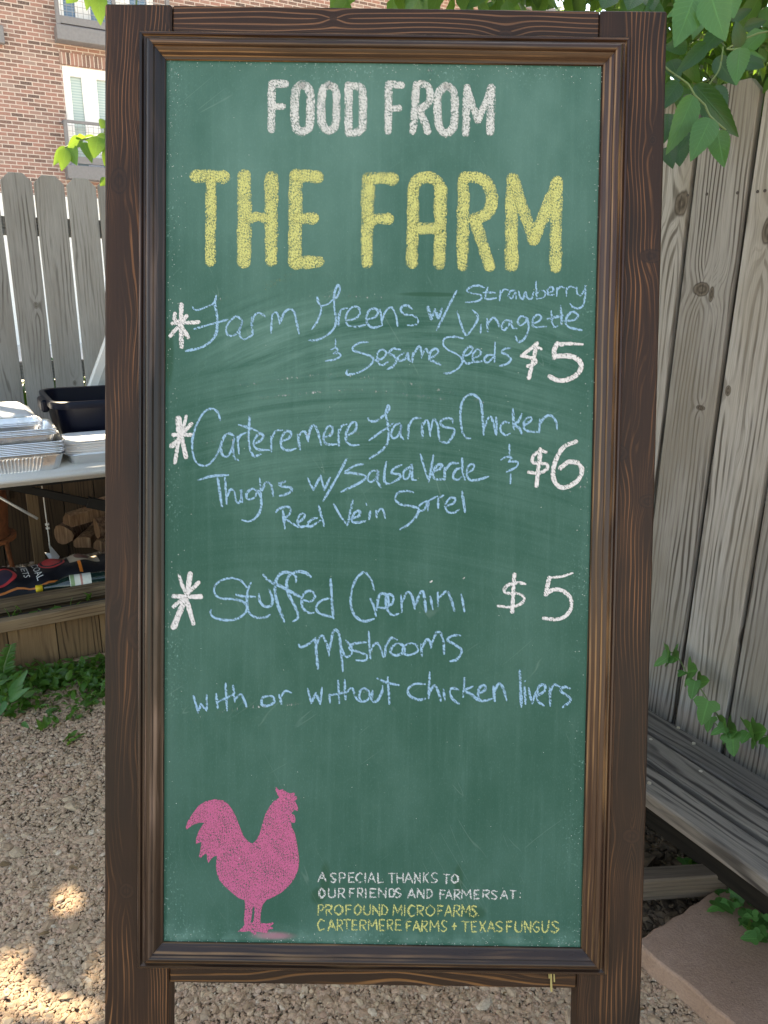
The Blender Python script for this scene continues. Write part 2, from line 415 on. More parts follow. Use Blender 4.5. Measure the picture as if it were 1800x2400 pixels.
def balcony(ztop, zbeam0, zbeam1, zf0, zf1, uL):
    b = MB(); u0, u1, dp = uL, U1 + .25, .34
    b.box(((u0 + u1) / 2, -dp / 2, (zf0 + zf1) / 2), (u1 - u0, dp, zf1 - zf0)); o = b.build('balcony', M_GREY, bld, bevel=.01)
    r = MB()
    wallbox(r, u0 + .07, u1 - .07, zbeam0, zbeam1, -dp + .04, -dp + .11); wallbox(r, u0 + .03, u1 - .03, ztop - .05, ztop, -dp + .03, -dp + .10)
    for s in (u0 + .05, (u0 + u1) / 2, u1 - .05): wallbox(r, s - .035, s + .035, zf1, ztop - .051, -dp + .032, -dp + .098)
    for s in (u0 + .05, u1 - .05): wallbox(r, s - .03, s + .03, ztop - .05, ztop - .002, -dp + .101, -.001)
    r.build('railing', M_GREY, o)
    w = MB(); wallbox(w, u0 + .1, u1 - .1, zbeam1 + .001, ztop - .051, -dp + .064, -dp + .068); w.build('wire_infill', M_MESH, o)
zb = bl(142, 46)[1]
balcony(zb + 1.05, bl(141, 66)[1] + .02, zb, bl(125, 100)[1], bl(141, 68)[1], bl(128, 90)[0])
balcony(bl(152, 286)[1], bl(157, 388)[1] + .02, bl(165, 370)[1], bl(157, 422)[1], bl(157, 390)[1], bl(152, 400)[0])
m = MB(); z = bl(0, 84)[1]; u = bl(0, 84)[0]; m.box((u - .05, -.08, z), (.22, .15, .30)); m.build('meter_box', M_GREY, bld, bevel=.01)

# ------------------------------------------------------------------ fences
GREYW = dict(zjit=1.3, base=(.285, .275, .255), line=(.13, .12, .105), dark=(.235, .222, .20), thin=(.50, 1.0), rough=.85, spec=.15, bump=.35, patch=.7, tone=.20, gap=.38, knotcol=(.10, .085, .065), fib=.35)
def grey(name, **k): return wood(name, **{**GREYW, **k})
GW = [grey('weathered_pine', freq=62, warp=1.3, seed=1), grey('weathered_pine_knotted', freq=54, warp=1.5, seed=5, knots=((.018, 1.23, .011, .016, 1.2), (-.03, .55, .01, .014, 1.0))),
      grey('weathered_pine_swirl', freq=48, warp=2.0, seed=9, knots=((-.02, .9, .012, .02, -1.6), (.03, 1.5, .009, .012, 1.0)))]
def picket(w, h, ear, mat, parent, loc, tilt=0.0, th=.017):
    m = MB(); m.prism([(-w / 2, 0), (w / 2, 0), (w / 2, h - ear), (w / 2 - ear, h), (-w / 2 + ear, h), (-w / 2, h - ear)], -th / 2, th / 2)
    return m.build('picket', mat, parent, bevel=.0015, loc=loc, rot=(0, tilt, 0))
nf = thing('picket_fence', 'weathered grey dog-eared picket fence along the back of the yard, light showing between its boards', 'fence', L(0, 4.24), ROTL)
u = .357 - .1445 * 26; i = 0
while u < 1.55:
    h = 1.895 + random.uniform(-.006, .006)
    picket(.1345, h, .037, GW[1] if i % 26 == 0 and i else GW[(i * 7 + 1) % 3], nf, (u + .0725, 0, 0), random.uniform(-.0025, .0025)); u += .1445; i += 1
for z in (.28, .98, 1.66): plank('rail', .085, .036, 4.9, GW[0], nf, (-.9, .0285, z), (0, math.pi / 2, 0))
for q in (-3.2, -.85, 1.4): plank('post', .088, .088, 1.8, GW[0], nf, (q, .092, .9))
sf = thing('picket_fence', 'tall silvery picket fence at the right, its wide boards standing close together behind the bench', 'fence', R(0, 1.6), ROTR)
def rloc(px, py, uc):
    q = on_plane(px, py, NR, 1.6 - .009); return float(q @ DR) - uc, float(q[2])
RB = dict(zjit=0.0, base=(.310, .298, .274), line=(.085, .075, .064), dark=(.225, .205, .17), thin=(.42, 1.0), gap=.32, fine=.55)
def special(uc, ks, **k):
    kk = tuple((*rloc(x, y, uc), a, b, p_) for x, y, a, b, p_ in ks)
    return grey('silvery_board', **{**RB, **dict(knots=kk, freq=78, warp=1.7, knotcol=(.032, .024, .018), knotlight=(.19, .16, .125), bump=.6), **k})
uu = -1.334 - .1525 * 19
i = 0; gaps = []
while uu < .35:
    uc = uu + .0763
    if abs(uu + 1.334 + .1525) < .02: mt = special(uc, [(1592, 478, .019, .034, 2.6), (1566, 1590, .012, .02, 2.0)], freq=66, seed=2)
    elif abs(uu + 1.334) < .02: mt = special(uc, [(1640, 678, .024, .016, 2.0), (1662, 690, .008, .02, .6), (1637, 955, .012, .006, .8), (1612, 1690, .018, .02, 2.4), (1690, 1480, .017, .017, 2.4)], seed=3)
    elif abs(uu + 1.18) < .02: mt = special(uc, [(1700, 915, .008, .013, 1.0), (1795, 540, .018, .03, 2.4), (1745, 1500, .022, .04, 1.2)], freq=60, seed=6)
    else: mt = special(0, [], seed=11 + i % 4) if i < 4 else sf_m[i % 4]
    if i < 4: sf_m = (sf_m if i else []) + [mt]
    picket(.1400, 1.87 + random.uniform(-.005, .005), .026, mt, sf, (uc, 0, 0), random.uniform(-.002, .002)); uu += .1525; i += 1
for z in (.3, 1.0, 1.62): plank('rail', .085, .036, 4.4, GW[0], sf, (-1.9, .0285, z), (0, math.pi / 2, 0))
uu = -1.334 - .1525 * 18
while uu < .3:  # second row added behind the boards, so bright gaps turn dark
    picket(.138, 1.80, .026, GW[0], sf, (uu, .057, 0)); uu += .1525
# nail heads on the nearest boards
NAILM = plain('rusty_nail', (.05, .04, .035), .7)
for x, y in ((1657, 455), (1729, 452), (1776, 449), (1793, 447), (1612, 458)):
    q = on_plane(x, y, NR, 1.6 - .0085); nm = MB(); nm.tube([(q @ DR, -.0086, q[2]), (q @ DR, -.0098, q[2])], .0036, 8); nm.build('nail_head', NAILM, sf)

# ================================================================== the chalkboard
RC = np.array([[9.99902078e-01, -1.39184683e-02, 1.45301889e-03], [1.39634631e-02, 9.99187417e-01, -3.78090939e-02], [-9.25593514e-04, 3.78256807e-02, 9.99283924e-01]])
TC = np.array([.00252683, -.72110652, 1.09488502])
CB = np.stack([IX, -IU, FWD], 1)
BX, BD, BN = CB @ RC[:, 0], CB @ RC[:, 1], CB @ RC[:, 2]     # right, down the board, away from us
BO = CAMP + CB @ TC
BM = Matrix([[BX[i], BN[i], -BD[i], BO[i]] for i in range(3)] + [[0, 0, 0, 1]])
def face(px, py):
    """photo pixel -> point on the board's face (right, down), metres"""
    r = np.array([(px - 900) / FPX, (py - 1200) / FPX, 1.0]); t = (TC @ RC[:, 2]) / (r @ RC[:, 2]); q = r * t - TC
    return float(q @ RC[:, 0]), float(q @ RC[:, 1])
LEN = float(BO[2] / -BD[2])                     # top edge to the ground, along the board
board = thing('menu_board', 'tall green chalkboard menu in a dark stained wooden frame headed FOOD FROM THE FARM', 'menu board', mat=BM)
STAIN = dict(base=(.0235, .0120, .0078), line=(.185, .084, .036), dark=(.0120, .0080, .0062), thin=(.72, 1.0), fine=.42, rough=.5, spec=.2, bump=.35, patch=.86, tone=.04, gap=.39, wob=2.3, fib=.3, knotcol=(.016, .010, .008), knotlight=(.040,.020,.012))
def stain(name, **k): return wood(name, **{**STAIN, **k})
SW = .0955; TH = .038; XL, XR = -.401, .402
zmid = -LEN / 2
def kn(px, py, xc, zc, a, b, p): 
    x, d = face(px, py); return (x - xc, -d - zc, a, b, p)
lc, rc_ = XL + SW / 2, XR - SW / 2
LL = LEN - .002
ml = stain('stained_pine_knots', freq=140, warp=4.2, seed=3.3, knots=[kn(277, 2088, lc, zmid, .013, .013, 1.3), kn(388, 40, lc, zmid, .016, .02, 1.2), kn(258, 425, lc, zmid, .012, .02, 1.0), kn(345, 1165, lc, zmid, .02, .012, -1.2), kn(300, 1480, lc, zmid, .015, .03, .7)])
mr = stain('stained_pine_plain', freq=150, warp=3.6, seed=12.1, knots=[kn(1510, 328, rc_, zmid, .006, .008, 1.0), kn(1432, 1062, rc_, zmid, .014, .012, 1.1), kn(1500, 1175, rc_, zmid, .012, .01, .9), kn(1462, 1960, rc_, zmid, .015, .012, 1.0), kn(1505, 600, rc_, zmid, .02, .012, -.8)])
plank('stile', SW, TH, LL, ml, board, (lc, TH / 2, zmid), bevel=.0025)
plank('stile', SW, TH, LL, mr, board, (rc_, TH / 2, zmid), bevel=.0025)
railw = XR - XL - 2 * SW - .001
def rail(name, d0, d1, mat, y0=0.0):
    plank(name, d1 - d0, TH - .004, railw, mat, board, ((XL + XR) / 2, TH / 2 + y0, -(d0 + d1) / 2), (0, math.pi / 2, 0), bevel=.002)
kx, kd = face(1185, 62); kx2, kd2 = face(780, 22)
rail('top_rail', .0, .095, stain('stained_rail_top', freq=150, warp=1.8, seed=21, gap=.30, patch=.35, line=(.14, .070, .038), knots=[((kd - .0475), kx, .010, .012, 1.6), (kd2 - .0475, kx2, .005, .006, .9)]), .0015)
rail('bottom_rail', 1.3555, 1.4335, stain('stained_rail_bottom', freq=80, warp=2.4, seed=31, gap=.30, patch=.4, base=(.026, .013, .0075), line=(.19, .088, .033)), .0015)
# rear legs of the trestle, hinged at the top
for s, xc in ((1, lc), (-1, rc_)):
    a = np.array([0, 0, 0]); p0 = Vector((xc + s * .005, TH + .024, -.03))
    wp = BM @ p0; foot = Vector((wp.x, wp.y + .34, 0.0)); q = BM.inverted() @ foot
    dv = q - p0; mid = (p0 + q) / 2
    o = plank('rear_leg', .07, .036, dv.length, stain('stained_leg', seed=44) if s > 0 else bpy.data.materials['stained_leg'], board, mid, bevel=.002)
    o.rotation_euler = dv.to_track_quat('Z', 'Y').to_euler()
hm = MB()
for xc in (lc, rc_): hm.box((xc, TH + .003, -.05), (.05, .006, .06))
hm.build('hinge', plain('dull_hinge', (.12, .11, .10), .45, .8), board)

# mitred moulding
PX0, PX1 = -.3125, .3118; PD0, PD1 = .0790, 1.3680             # chalk surface
MX0, MX1, MD0, MD1 = -.3495, .3478, .0430, 1.4045              # outer edge of the moulding
PROF = [(0, -.0005), (0, .007), (.0018, .0092), (.0045, .0092), (.0068, .0062), (.0088, .0058), (.0104, .0095), (.0128, .0150), (.0160, .0172), (.0195, .0170), (.0222, .0150), (.0236, .0116), (.0262, .0104), (.0292, .0082), (.0320, .0046), (.0340, .0036), (.0362, .0030), (.037, .0018), (.037, -.0015)]
def moulding(a, b, inn, mat, length_axis):
    """a,b outer corners (x,down); inn = inward direction; mitred at both ends; mesh grain along local Z"""
    m = MB(); v = []; n = len(PROF)
    a, b, inn = np.array(a), np.array(b), np.array(inn); t = (b - a) / np.linalg.norm(b - a)
    sc_ = .037 / .037
    for e, s in ((a, 1), (b, -1)):
        for u, h in PROF:
            q = e + inn * u + t * s * (u * 1.0 + .0002); v.append((q[0], -h, -q[1]))
    f = [(i, i + 1, n + i + 1, n + i) for i in range(n - 1)] + [tuple(range(n)), tuple(range(2 * n - 1, n - 1, -1))]
    # local frame with Z along the length
    c = (a + b) / 2; O = Vector((c[0], 0, -c[1])); Zl = Vector((t[0], 0, -t[1])); Yl = Vector((0, 1, 0)); Xl = Yl.cross(Zl)
    Mx = Matrix([[Xl[i], Yl[i], Zl[i], O[i]] for i in range(3)] + [[0, 0, 0, 1]]); Mi = Mx.inverted()
    m.add([Mi @ Vector(p) for p in v], f)
    o = m.build('moulding', mat, board); o.matrix_local = Mx
    for p in o.data.polygons: p.use_smooth = len(p.vertices) == 4
    o.data.set_sharp_from_angle(angle=math.radians(38)) if hasattr(o.data, 'set_sharp_from_angle') else None
    return o
MO = dict(base=(.0215, .0112, .0075), line=(.24, .135, .062), dark=(.0075, .0055, .0047), thin=(.62, 1.0), fine=.3, spec=.33, rough=.30, warp=.55, gap=.36, bump=.2)
moulding((MX0, MD0), (MX0, MD1), (1, 0), stain('moulding_wood', **{**MO, 'freq': 120, 'seed': 2, 'line': (.20, .135, .105)}), 2)
moulding((MX1, MD0), (MX1, MD1), (-1, 0), stain('moulding_wood_warm', **{**MO, 'freq': 95, 'seed': 8, 'base': (.036, .017, .011), 'patch': .4}), 2)
moulding((MX0, MD0), (MX1, MD0), (0, 1), stain('moulding_wood_top', **{**MO, 'freq': 150, 'seed': 14, 'base': (.030, .0145, .008), 'patch': .5}), 0)
moulding((MX0, MD1), (MX1, MD1), (0, -1), stain('moulding_wood_foot', **{**MO, 'freq': 150, 'seed': 19, 'patch': .4}), 0)

# chalk surface
def slate_mat():
    t = NT('green_chalkboard'); c = t.coord(); x, y, z = t.sep(c)
    base = (.0115, .069, .049); dust = (.110, .225, .198); deep = (.010, .058, .033)
    cl = t.smooth(t.noise(t.vec(t.mul(x, 4.5), 0, t.mul(z, 3)), 1, 5, .62), .34, .72)
    st = t.noise(t.vec(t.mul(x, 95), 3, t.mul(z, 5)), 1, 4, .65)
    fi = t.noise(t.vec(t.mul(x, 520), 7, t.mul(z, 240)), 1, 3, .7)
    f = t.add(t.mul(cl, .24), t.mul(t.smooth(st, .45, .8), .10))
    f = t.add(f, t.mul(t.smooth(fi, .5, .8), .22))
    # arcs left by the wiping cloth
    def wipes(cx, cz, zc, half, amp, sc, xc=0.0, xh=.4):
        dx = t.add(x, -cx); dz = t.add(z, -cz); rr = t.math('SQRT', t.add(t.mul(dx, dx), t.mul(dz, dz)))
        an = t.math('ARCTAN2', dx, dz)
        s1 = t.noise(t.vec(t.mul(rr, sc), t.mul(an, 3.2), 1.5), 1, 4, .68)
        msk = t.mul(t.smooth(t.math('ABSOLUTE', t.add(z, -zc)), half, half * .35), t.smooth(t.math('ABSOLUTE', t.add(x, -xc)), xh, xh * .55))
        return t.mul(t.mul(t.add(s1, -.46), amp), msk)
    f = t.add(f, wipes(.06, -1.02, -.47, .075, 1.25, 95, .02, .33))
    f = t.add(f, wipes(.0, -1.5, -.60, .13, .8, 120, 0, .36))
    f = t.add(f, wipes(-.1, -1.9, -.75, .14, .35, 90, .05, .4))
    # dust caught along the frame
    e = t.math('MINIMUM', t.math('MINIMUM', t.add(x, -PX0), t.add(PX1, t.mul(x, -1))), t.math('MINIMUM', t.add(t.mul(z, -1), -PD0), t.add(z, PD1)))
    sp = t.noise(t.vec(t.mul(x, 260), 5, t.mul(z, 200)), 1, 3, .7)
    ed = t.mul(t.smooth(e, .045, .008), t.smooth(sp, .56, .70)); ed = t.mul(ed, t.smooth(t.noise(c, 9, 3), .42, .62))
    f = t.add(f, t.mul(ed, 1.1)); f = t.add(f, t.smooth(e, .006, .001, 0, -.25))
    f = t.add(f, t.mul(t.smooth(z, -1.33, -1.362), t.smooth(t.noise(c, 30, 3), .35, .7, .05, .4)))
    top = t.mul(t.smooth(z, -.75, -.10), t.smooth(t.noise(t.vec(t.mul(x, 7), 2, t.mul(z, 4.5)), 1, 4, .6), .3, .7, .14, .36)); f = t.add(f, top)
    col = t.mix(f, base, dust)
    for px, py, a, b in ((762, 2062, .009, .03), (1074, 2062, .0075, .026), (745, 2100, .012, .014), (395, 830, .008, .05), (1010, 690, .05, .0035), (1110, 2140, .02, .012)):
        gx, gd = face(px, py); g = t.gauss(t.add(x, t.mul(t.add(st, -.5), .006)), z, gx, -gd, a, b)
        col = t.mix(t.smooth(g, .25, .7, 0, .75), col, deep)
    pk = face(1000, 0)[0]
    gx, gd = face(640, 2193); col = t.mix(t.smooth(t.gauss(x, z, gx, -gd, .03, .006), .1, .9, 0, .5), col, (.42, .14, .22))
    # thin scratches
    for sc_, rot_ in ((34, .5), (27, -.9)):
        xr = t.add(t.mul(x, math.cos(rot_)), t.mul(z, math.sin(rot_))); zr = t.add(t.mul(x, -math.sin(rot_)), t.mul(z, math.cos(rot_)))
        q = t.math('ABSOLUTE', t.add(t.noise(t.vec(t.mul(xr, sc_), rot_, t.mul(zr, 2.5)), 1, 1, .4), -.5))
        kq = t.mul(t.smooth(q, .006, .001), t.smooth(t.noise(t.vec(t.mul(x, 13), rot_ * 5, t.mul(z, 13)), 1, 2), .60, .68))
        col = t.mix(t.mul(kq, .09), col, (.34, .44, .40))
    return t.done(t.bsdf(col, t.add(.52, t.mul(fi, .15)), 0, .22, normal=t.bump(fi, .12, .0006)))
m = MB(); m.box(((PX0 + PX1) / 2, .004, -(PD0 + PD1) / 2), (PX1 - PX0 + .002, .008, PD1 - PD0 + .002))
panel = m.build('chalkboard', slate_mat(), board)
dm = MB()
for px, a, b, wd_ in ((1291, 2272, 2322, 4), (1298, 2274, 2300, 2.5), (1286, 2274, 2292, 2)):
    (x0, d0), (x1, d1) = face(px, a), face(px + 1, b); k = wd_ * .0006 / 2
    dm.add([(x0 - k, -.0006, -d0), (x0 + k, -.0006, -d0), (x1 + k * 1.4, -.0008, -d1), (x1, -.0008, -d1 - k * 1.4), (x1 - k * 1.4, -.0008, -d1)], [(0, 1, 2, 3, 4)])
dm.build('dried_drip', plain('dried_yellow_drip', (.33, .27, .10), .5), board)

# ------------------------------------------------------------------ chalk writing
def chalk_mat(name, c, lo, hi, sc=420, ang=.7):
    t = NT(name); x, y, z = t.sep(t.coord()); ux = t.sep(t.n('UVMap').outputs[0])[0]
    xr = t.add(t.mul(x, math.cos(ang)), t.mul(z, math.sin(ang))); zr = t.add(t.mul(x, -math.sin(ang)), t.mul(z, math.cos(ang)))
    n = t.noise(t.vec(t.mul(xr, sc * 1.7), 0, t.mul(zr, sc * .55)), 1, 3, .62)
    b = t.noise(t.vec(t.mul(x, 60), 4, t.mul(z, 45)), 1, 3, .6)
    thr = t.add(t.add(lo, t.mul(t.math('POWER', ux, 3.0), .09)), t.mul(t.add(b, -.5), -.26))
    a = t.smooth(t.add(n, t.mul(thr, -1)), 0, hi)
    tr = t.n('BsdfTransparent'); mx = t.n('MixShader')
    cc = t.mix(t.smooth(n, .4, .75), [q * .78 for q in c], c)
    t.put(mx.inputs[0], t.mul(a, .93)); t.put(mx.inputs[1], tr.outputs[0]); t.put(mx.inputs[2], t.bsdf(cc, .95, 0, .1))
    return t.done(mx.outputs[0])
C_WHITE = chalk_mat('white_chalk', (.68, .68, .69), .365, .09, 430)
C_WHITE2 = chalk_mat('soft_white_chalk', (.57, .60, .59), .372, .13, 500)
C_BLUE = chalk_mat('blue_chalk', (.255, .455, .635), .375, .09, 400)
C_YEL = chalk_mat('yellow_chalk', (.53, .55, .21), .375, .13, 560)
C_PINK = chalk_mat('pink_chalk', (.50, .125, .245), .345, .13, 600, -.5)
def catmull(P, step):
    P = np.asarray(P, float); out = []
    if len(P) == 2:
        n = max(2, int(np.linalg.norm(P[1] - P[0]) / step)); return P[0] + (P[1] - P[0]) * np.linspace(0, 1, n + 1)[:, None]
    Q = np.vstack([2 * P[0] - P[1], P, 2 * P[-1] - P[-2]])
    if np.allclose(P[0], P[-1]): Q[0] = P[-2]; Q[-1] = P[1]
    for i in range(1, len(Q) - 2):
        p0, p1, p2, p3 = Q[i - 1:i + 3]
        n = max(2, int(np.linalg.norm(p2 - p1) / step))
        for k in range(n):
            s = k / n; out.append(.5 * (2 * p1 + (p2 - p0) * s + (2 * p0 - 5 * p1 + 4 * p2 - p3) * s * s + (3 * p1 - p0 - 3 * p2 + p3) * s ** 3))
    out.append(Q[-2]); return np.array(out)
class Chalk:
    lay = 0
    def __init__(s): s.v = []; s.f = []; s.uv = []
    def tri(s, a, b, c): s.f.append((a, b, c))
    def stroke(s, P, w, straight=False, w1=None):
        """P source-pixel points; w width in pixels"""
        Chalk.lay = (Chalk.lay + 1) % 40; y = -.00025 - .00001 * Chalk.lay
        if straight:
            C = np.vstack([catmull(P[i:i + 2], w * .35)[(1 if i else 0):] for i in range(len(P) - 1)])
        else: C = catmull(P, max(1.6, w * .35))
        n = len(C); T = np.gradient(C, axis=0); T /= np.linalg.norm(T, axis=1)[:, None] + 1e-9
        N = np.stack([-T[:, 1], T[:, 0]], 1)
        tp = np.minimum(np.arange(n), np.arange(n)[::-1]) / max(2.0, min(5.0, n / 3))
        W = w / 2 * (.66 + .34 * np.clip(tp, 0, 1) if w < 8 else np.ones(n)) * (1 + (.17 if w < 8 else .07) * np.sin(np.cumsum(rng.normal(0, .55, n)))) * (np.linspace(1, (w1 or w) / w, n))
        b = len(s.v)
        def put(q, e):
            x, d = face(*q); s.v.append((x, y, -d)); s.uv.append((e, 0))
        for i in range(n):
            j1, j2 = rng.normal(1, .06, 2)
            put(C[i] + N[i] * W[i] * j1, 1); put(C[i], .0 if w >= 8 else max(0.0, rng.normal(.25, .3)) * .9); put(C[i] - N[i] * W[i] * j2, 1)
        for i in range(n - 1):
            k = b + 3 * i
            for o in (0, 1): s.f += [(k + o, k + o + 1, k + o + 4), (k + o, k + o + 4, k + o + 3)]
        for i, sg in ((0, -1), (n - 1, 1)):           # round ends
            c0 = len(s.v); m_ = 6
            for k in range(1, m_):
                a = math.pi * k / m_; put(C[i] + N[i] * W[i] * math.cos(a) + sg * T[i] * W[i] * math.sin(a), 1)
            ring = [b + 3 * i] + list(range(c0, c0 + m_ - 1)) + [b + 3 * i + 2]
            for k in range(len(ring) - 1): s.f.append((b + 3 * i + 1, ring[k], ring[k + 1]))
    def poly(s, loops):
        y = -.0003; b = len(s.v); pts = [p for l in loops for p in l]
        for q in pts:
            x, d = face(*q); s.v.append((x, y, -d)); s.uv.append((.62, 0))
        for tr_ in tessellate_polygon([[Vector((p[0], p[1], 0)) for p in l] for l in loops]): s.f.append(tuple(b + i for i in tr_))
    def build(s, name, mat, label):
        return link(name, mesh_np(name, s.v, s.f, uv=s.uv), mat, panel, label=label)
def tf(ox, oy, k):
    return lambda *q: [(ox + q[i] * k, oy + q[i + 1] * k) for i in range(0, len(q), 2)]
def word(items, T, w, mat, label, name='lettering', straight=False):
    c = Chalk()
    for it in items:
        if isinstance(it[0], (list, tuple)): c.stroke(T(*it[0]), it[1], straight, it[2] if len(it) > 2 else None)
        else: c.stroke(T(*it), w, straight)
    return c.build(name, mat, label)
# ---- headings
T = tf(600, 150, .3617); w = 19.5
word([([103, 128, 100, 285, 100, 425], 18), (105, 128, 190, 130), ([103, 280, 172, 275], 16),
      (300, 135, 338, 155, 352, 210, 352, 360, 340, 415, 300, 440, 262, 415, 250, 360, 252, 220, 265, 155, 300, 135),
      (473, 137, 510, 157, 521, 205, 520, 360, 508, 408, 473, 433, 438, 408, 424, 355, 426, 215, 440, 157, 473, 137),
      (601, 140, 600, 445), (600, 142, 655, 145, 682, 160, 692, 200, 692, 390, 680, 428, 650, 445, 603, 447)], T, w, C_WHITE2, 'white chalk lettering FOOD')
word([([860, 135, 858, 280, 855, 435], 18), (862, 133, 940, 137), ([862, 290, 930, 286], 15),
      ([1040, 135, 1030, 280, 1017, 437], 18), ([1042, 133, 1090, 131, 1122, 160, 1128, 212, 1112, 260, 1062, 292], 18), ([1062, 300, 1090, 370, 1112, 437], 18),
      (1235, 146, 1270, 165, 1288, 215, 1286, 370, 1266, 430, 1228, 450, 1195, 425, 1178, 365, 1176, 230, 1195, 172, 1235, 146),
      ([1367, 155, 1363, 300, 1360, 447], 18), ([1370, 158, 1400, 260, 1438, 365], 17), ([1438, 365, 1480, 270, 1523, 155], 17), ([1525, 155, 1522, 300, 1517, 440], 20)], T, w, C_WHITE2, 'white chalk lettering FROM')
T = tf(400, 370, .3014)
word([([196, 143, 300, 145, 412, 150], 31), ([313, 180, 312, 480, 308, 805], 26.5),
      ([573, 143, 575, 450, 570, 808], 32), ([785, 158, 782, 480, 783, 800], 31), ([620, 470, 680, 455, 740, 470], 25),
      ([973, 140, 968, 480, 967, 812], 31), ([975, 138, 1060, 140, 1142, 152], 31), ([985, 470, 1110, 470], 29), ([975, 815, 1060, 815, 1150, 806], 32, 27)], T, 30, C_YEL, 'yellow chalk lettering THE')
T = tf(820, 370, .3376)
word([([128, 145, 122, 440, 118, 728], 30), ([132, 142, 220, 140, 298, 148], 29), ([130, 430, 200, 425, 266, 424], 26.5),
      ([440, 215, 438, 480, 430, 733], 28.5), ([440, 215, 462, 165, 500, 140, 545, 135, 592, 152, 620, 185, 628, 225], 29), ([628, 215, 628, 480, 622, 738], 30), ([450, 493, 530, 490, 615, 493], 27),
      ([790, 140, 785, 450, 782, 752], 27), ([795, 135, 870, 135, 940, 165, 980, 240, 980, 330, 942, 395, 860, 430], 28), ([865, 430, 915, 580, 970, 755], 28),
      ([1130, 150, 1122, 450, 1120, 745], 32), ([1132, 150, 1200, 350, 1275, 570], 29), ([1275, 570, 1350, 390, 1440, 165], 29), ([1440, 165, 1430, 450, 1427, 760], 28)], T, 30, C_YEL, 'yellow chalk lettering FARM')

# ---- blue handwriting
A = tf(380, 650, .31344); B = tf(860, 650, .3255); w = 5.2
word([(228, 222, 242, 243, 275, 243, 330, 222, 382, 198, 400, 165, 404, 137), ([404, 137, 395, 195, 408, 270, 413, 345, 402, 425, 362, 480, 290, 525, 178, 552], 6.2), (240, 387, 360, 352, 492, 316),
      (598, 322, 558, 292, 518, 318, 482, 372, 484, 422, 520, 438, 562, 415, 594, 352, 600, 330, 580, 400, 584, 442, 612, 464, 655, 445, 680, 425), (678, 430, 672, 360, 670, 297), (673, 345, 690, 288, 725, 266, 776, 296),
      (815, 415, 817, 340, 825, 278), (824, 280, 850, 262, 868, 285, 880, 350), (882, 345, 910, 270, 950, 238, 985, 255, 1005, 330, 1024, 422)], A, w, C_BLUE, 'blue chalk word Farm')
word([([1160, 150, 1170, 188, 1190, 215], 6.5), (1190, 215, 1185, 270, 1155, 338, 1120, 388), (1190, 216, 1238, 200, 1278, 166), (1283, 175, 1290, 110, 1312, 60, 1330, 82, 1312, 138, 1288, 168, 1288, 240, 1300, 310, 1285, 382, 1222, 440, 1150, 470, 1100, 470),
      ([1318, 362, 1322, 270], 6.5), (1318, 345, 1330, 262, 1350, 238, 1386, 232), (1385, 322, 1440, 310, 1478, 275, 1470, 232, 1432, 220, 1390, 255, 1372, 318, 1395, 362, 1450, 370, 1520, 355),
      (1525, 318, 1588, 300, 1615, 262, 1592, 235, 1552, 245, 1527, 300, 1537, 350, 1578, 377, 1640, 362)], A, w, C_BLUE, 'blue chalk word Greens')
word([(95, 232, 104, 290, 110, 346), (108, 320, 132, 250, 175, 217, 205, 262, 221, 350), (326, 230, 300, 206, 262, 205, 244, 235, 268, 265, 332, 275, 368, 305, 354, 340, 290, 346)], B, w, C_BLUE, 'blue chalk ending ns')
word([([440, 218, 452, 262, 464, 298], 8), ([464, 298, 490, 232], 6), ([490, 232, 515, 300], 7), ([515, 300, 540, 225], 6), (645, 98, 575, 235, 502, 383)], B, w, C_BLUE, 'blue chalk w with a slash')
word([(846, 76, 800, 60, 748, 70, 720, 97, 760, 116, 818, 128, 822, 156, 780, 175, 711, 180), (870, 72, 851, 138, 866, 158, 930, 150), (838, 110, 925, 111), (955, 168, 962, 95), (962, 118, 988, 88, 1018, 92),
      (1066, 95, 1032, 102, 1020, 138, 1044, 150, 1070, 108, 1074, 156), (1092, 100, 1104, 145, 1122, 156, 1142, 108, 1152, 148, 1184, 154, 1200, 105), (1217, 30, 1219, 100, 1222, 156), (1222, 118, 1256, 92, 1284, 112, 1274, 142, 1226, 156),
      (1302, 112, 1340, 98, 1330, 68, 1302, 88, 1306, 126, 1350, 126), (1366, 136, 1368, 76), (1368, 96, 1392, 68, 1420, 76), (1436, 136, 1436, 76), (1436, 96, 1462, 66, 1502, 78), (1510, 72, 1514, 118, 1538, 130, 1566, 92), (1572, 60, 1570, 140, 1554, 204, 1520, 224, 1482, 214, 1462, 190)], B, 4.6, C_BLUE, 'blue chalk word Strawberry')
word([(650, 245, 675, 330, 712, 414, 760, 368, 798, 300, 785, 260, 757, 235), (822, 340, 818, 400), ([865, 300, 870, 390], 6.2), (868, 342, 904, 292, 934, 308, 952, 356), (1034, 312, 994, 312, 970, 354, 990, 380, 1024, 338, 1036, 312, 1046, 360, 1078, 370),
      (1150, 292, 1112, 280, 1086, 314, 1102, 346, 1140, 324, 1154, 294, 1164, 368, 1134, 440, 1090, 466, 1070, 426), (1190, 336, 1236, 316, 1256, 286, 1230, 268, 1196, 300, 1202, 356, 1294, 354), (1328, 242, 1334, 328, 1350, 358, 1372, 350), ([1395, 205, 1398, 270, 1402, 340], 6), ([1295, 302, 1412, 274], 6), (1420, 312, 1490, 308, 1520, 274, 1490, 250, 1452, 266, 1430, 318, 1452, 358, 1546, 381)], B, w, C_BLUE, 'blue chalk word Vinagette')
word([(1297, 463, 1295, 530), (1260, 542, 1298, 530, 1312, 550, 1280, 570), (1280, 570, 1322, 570, 1332, 590, 1290, 614, 1222, 626)], A, 4.4, C_BLUE, 'small blue chalk ampersand')
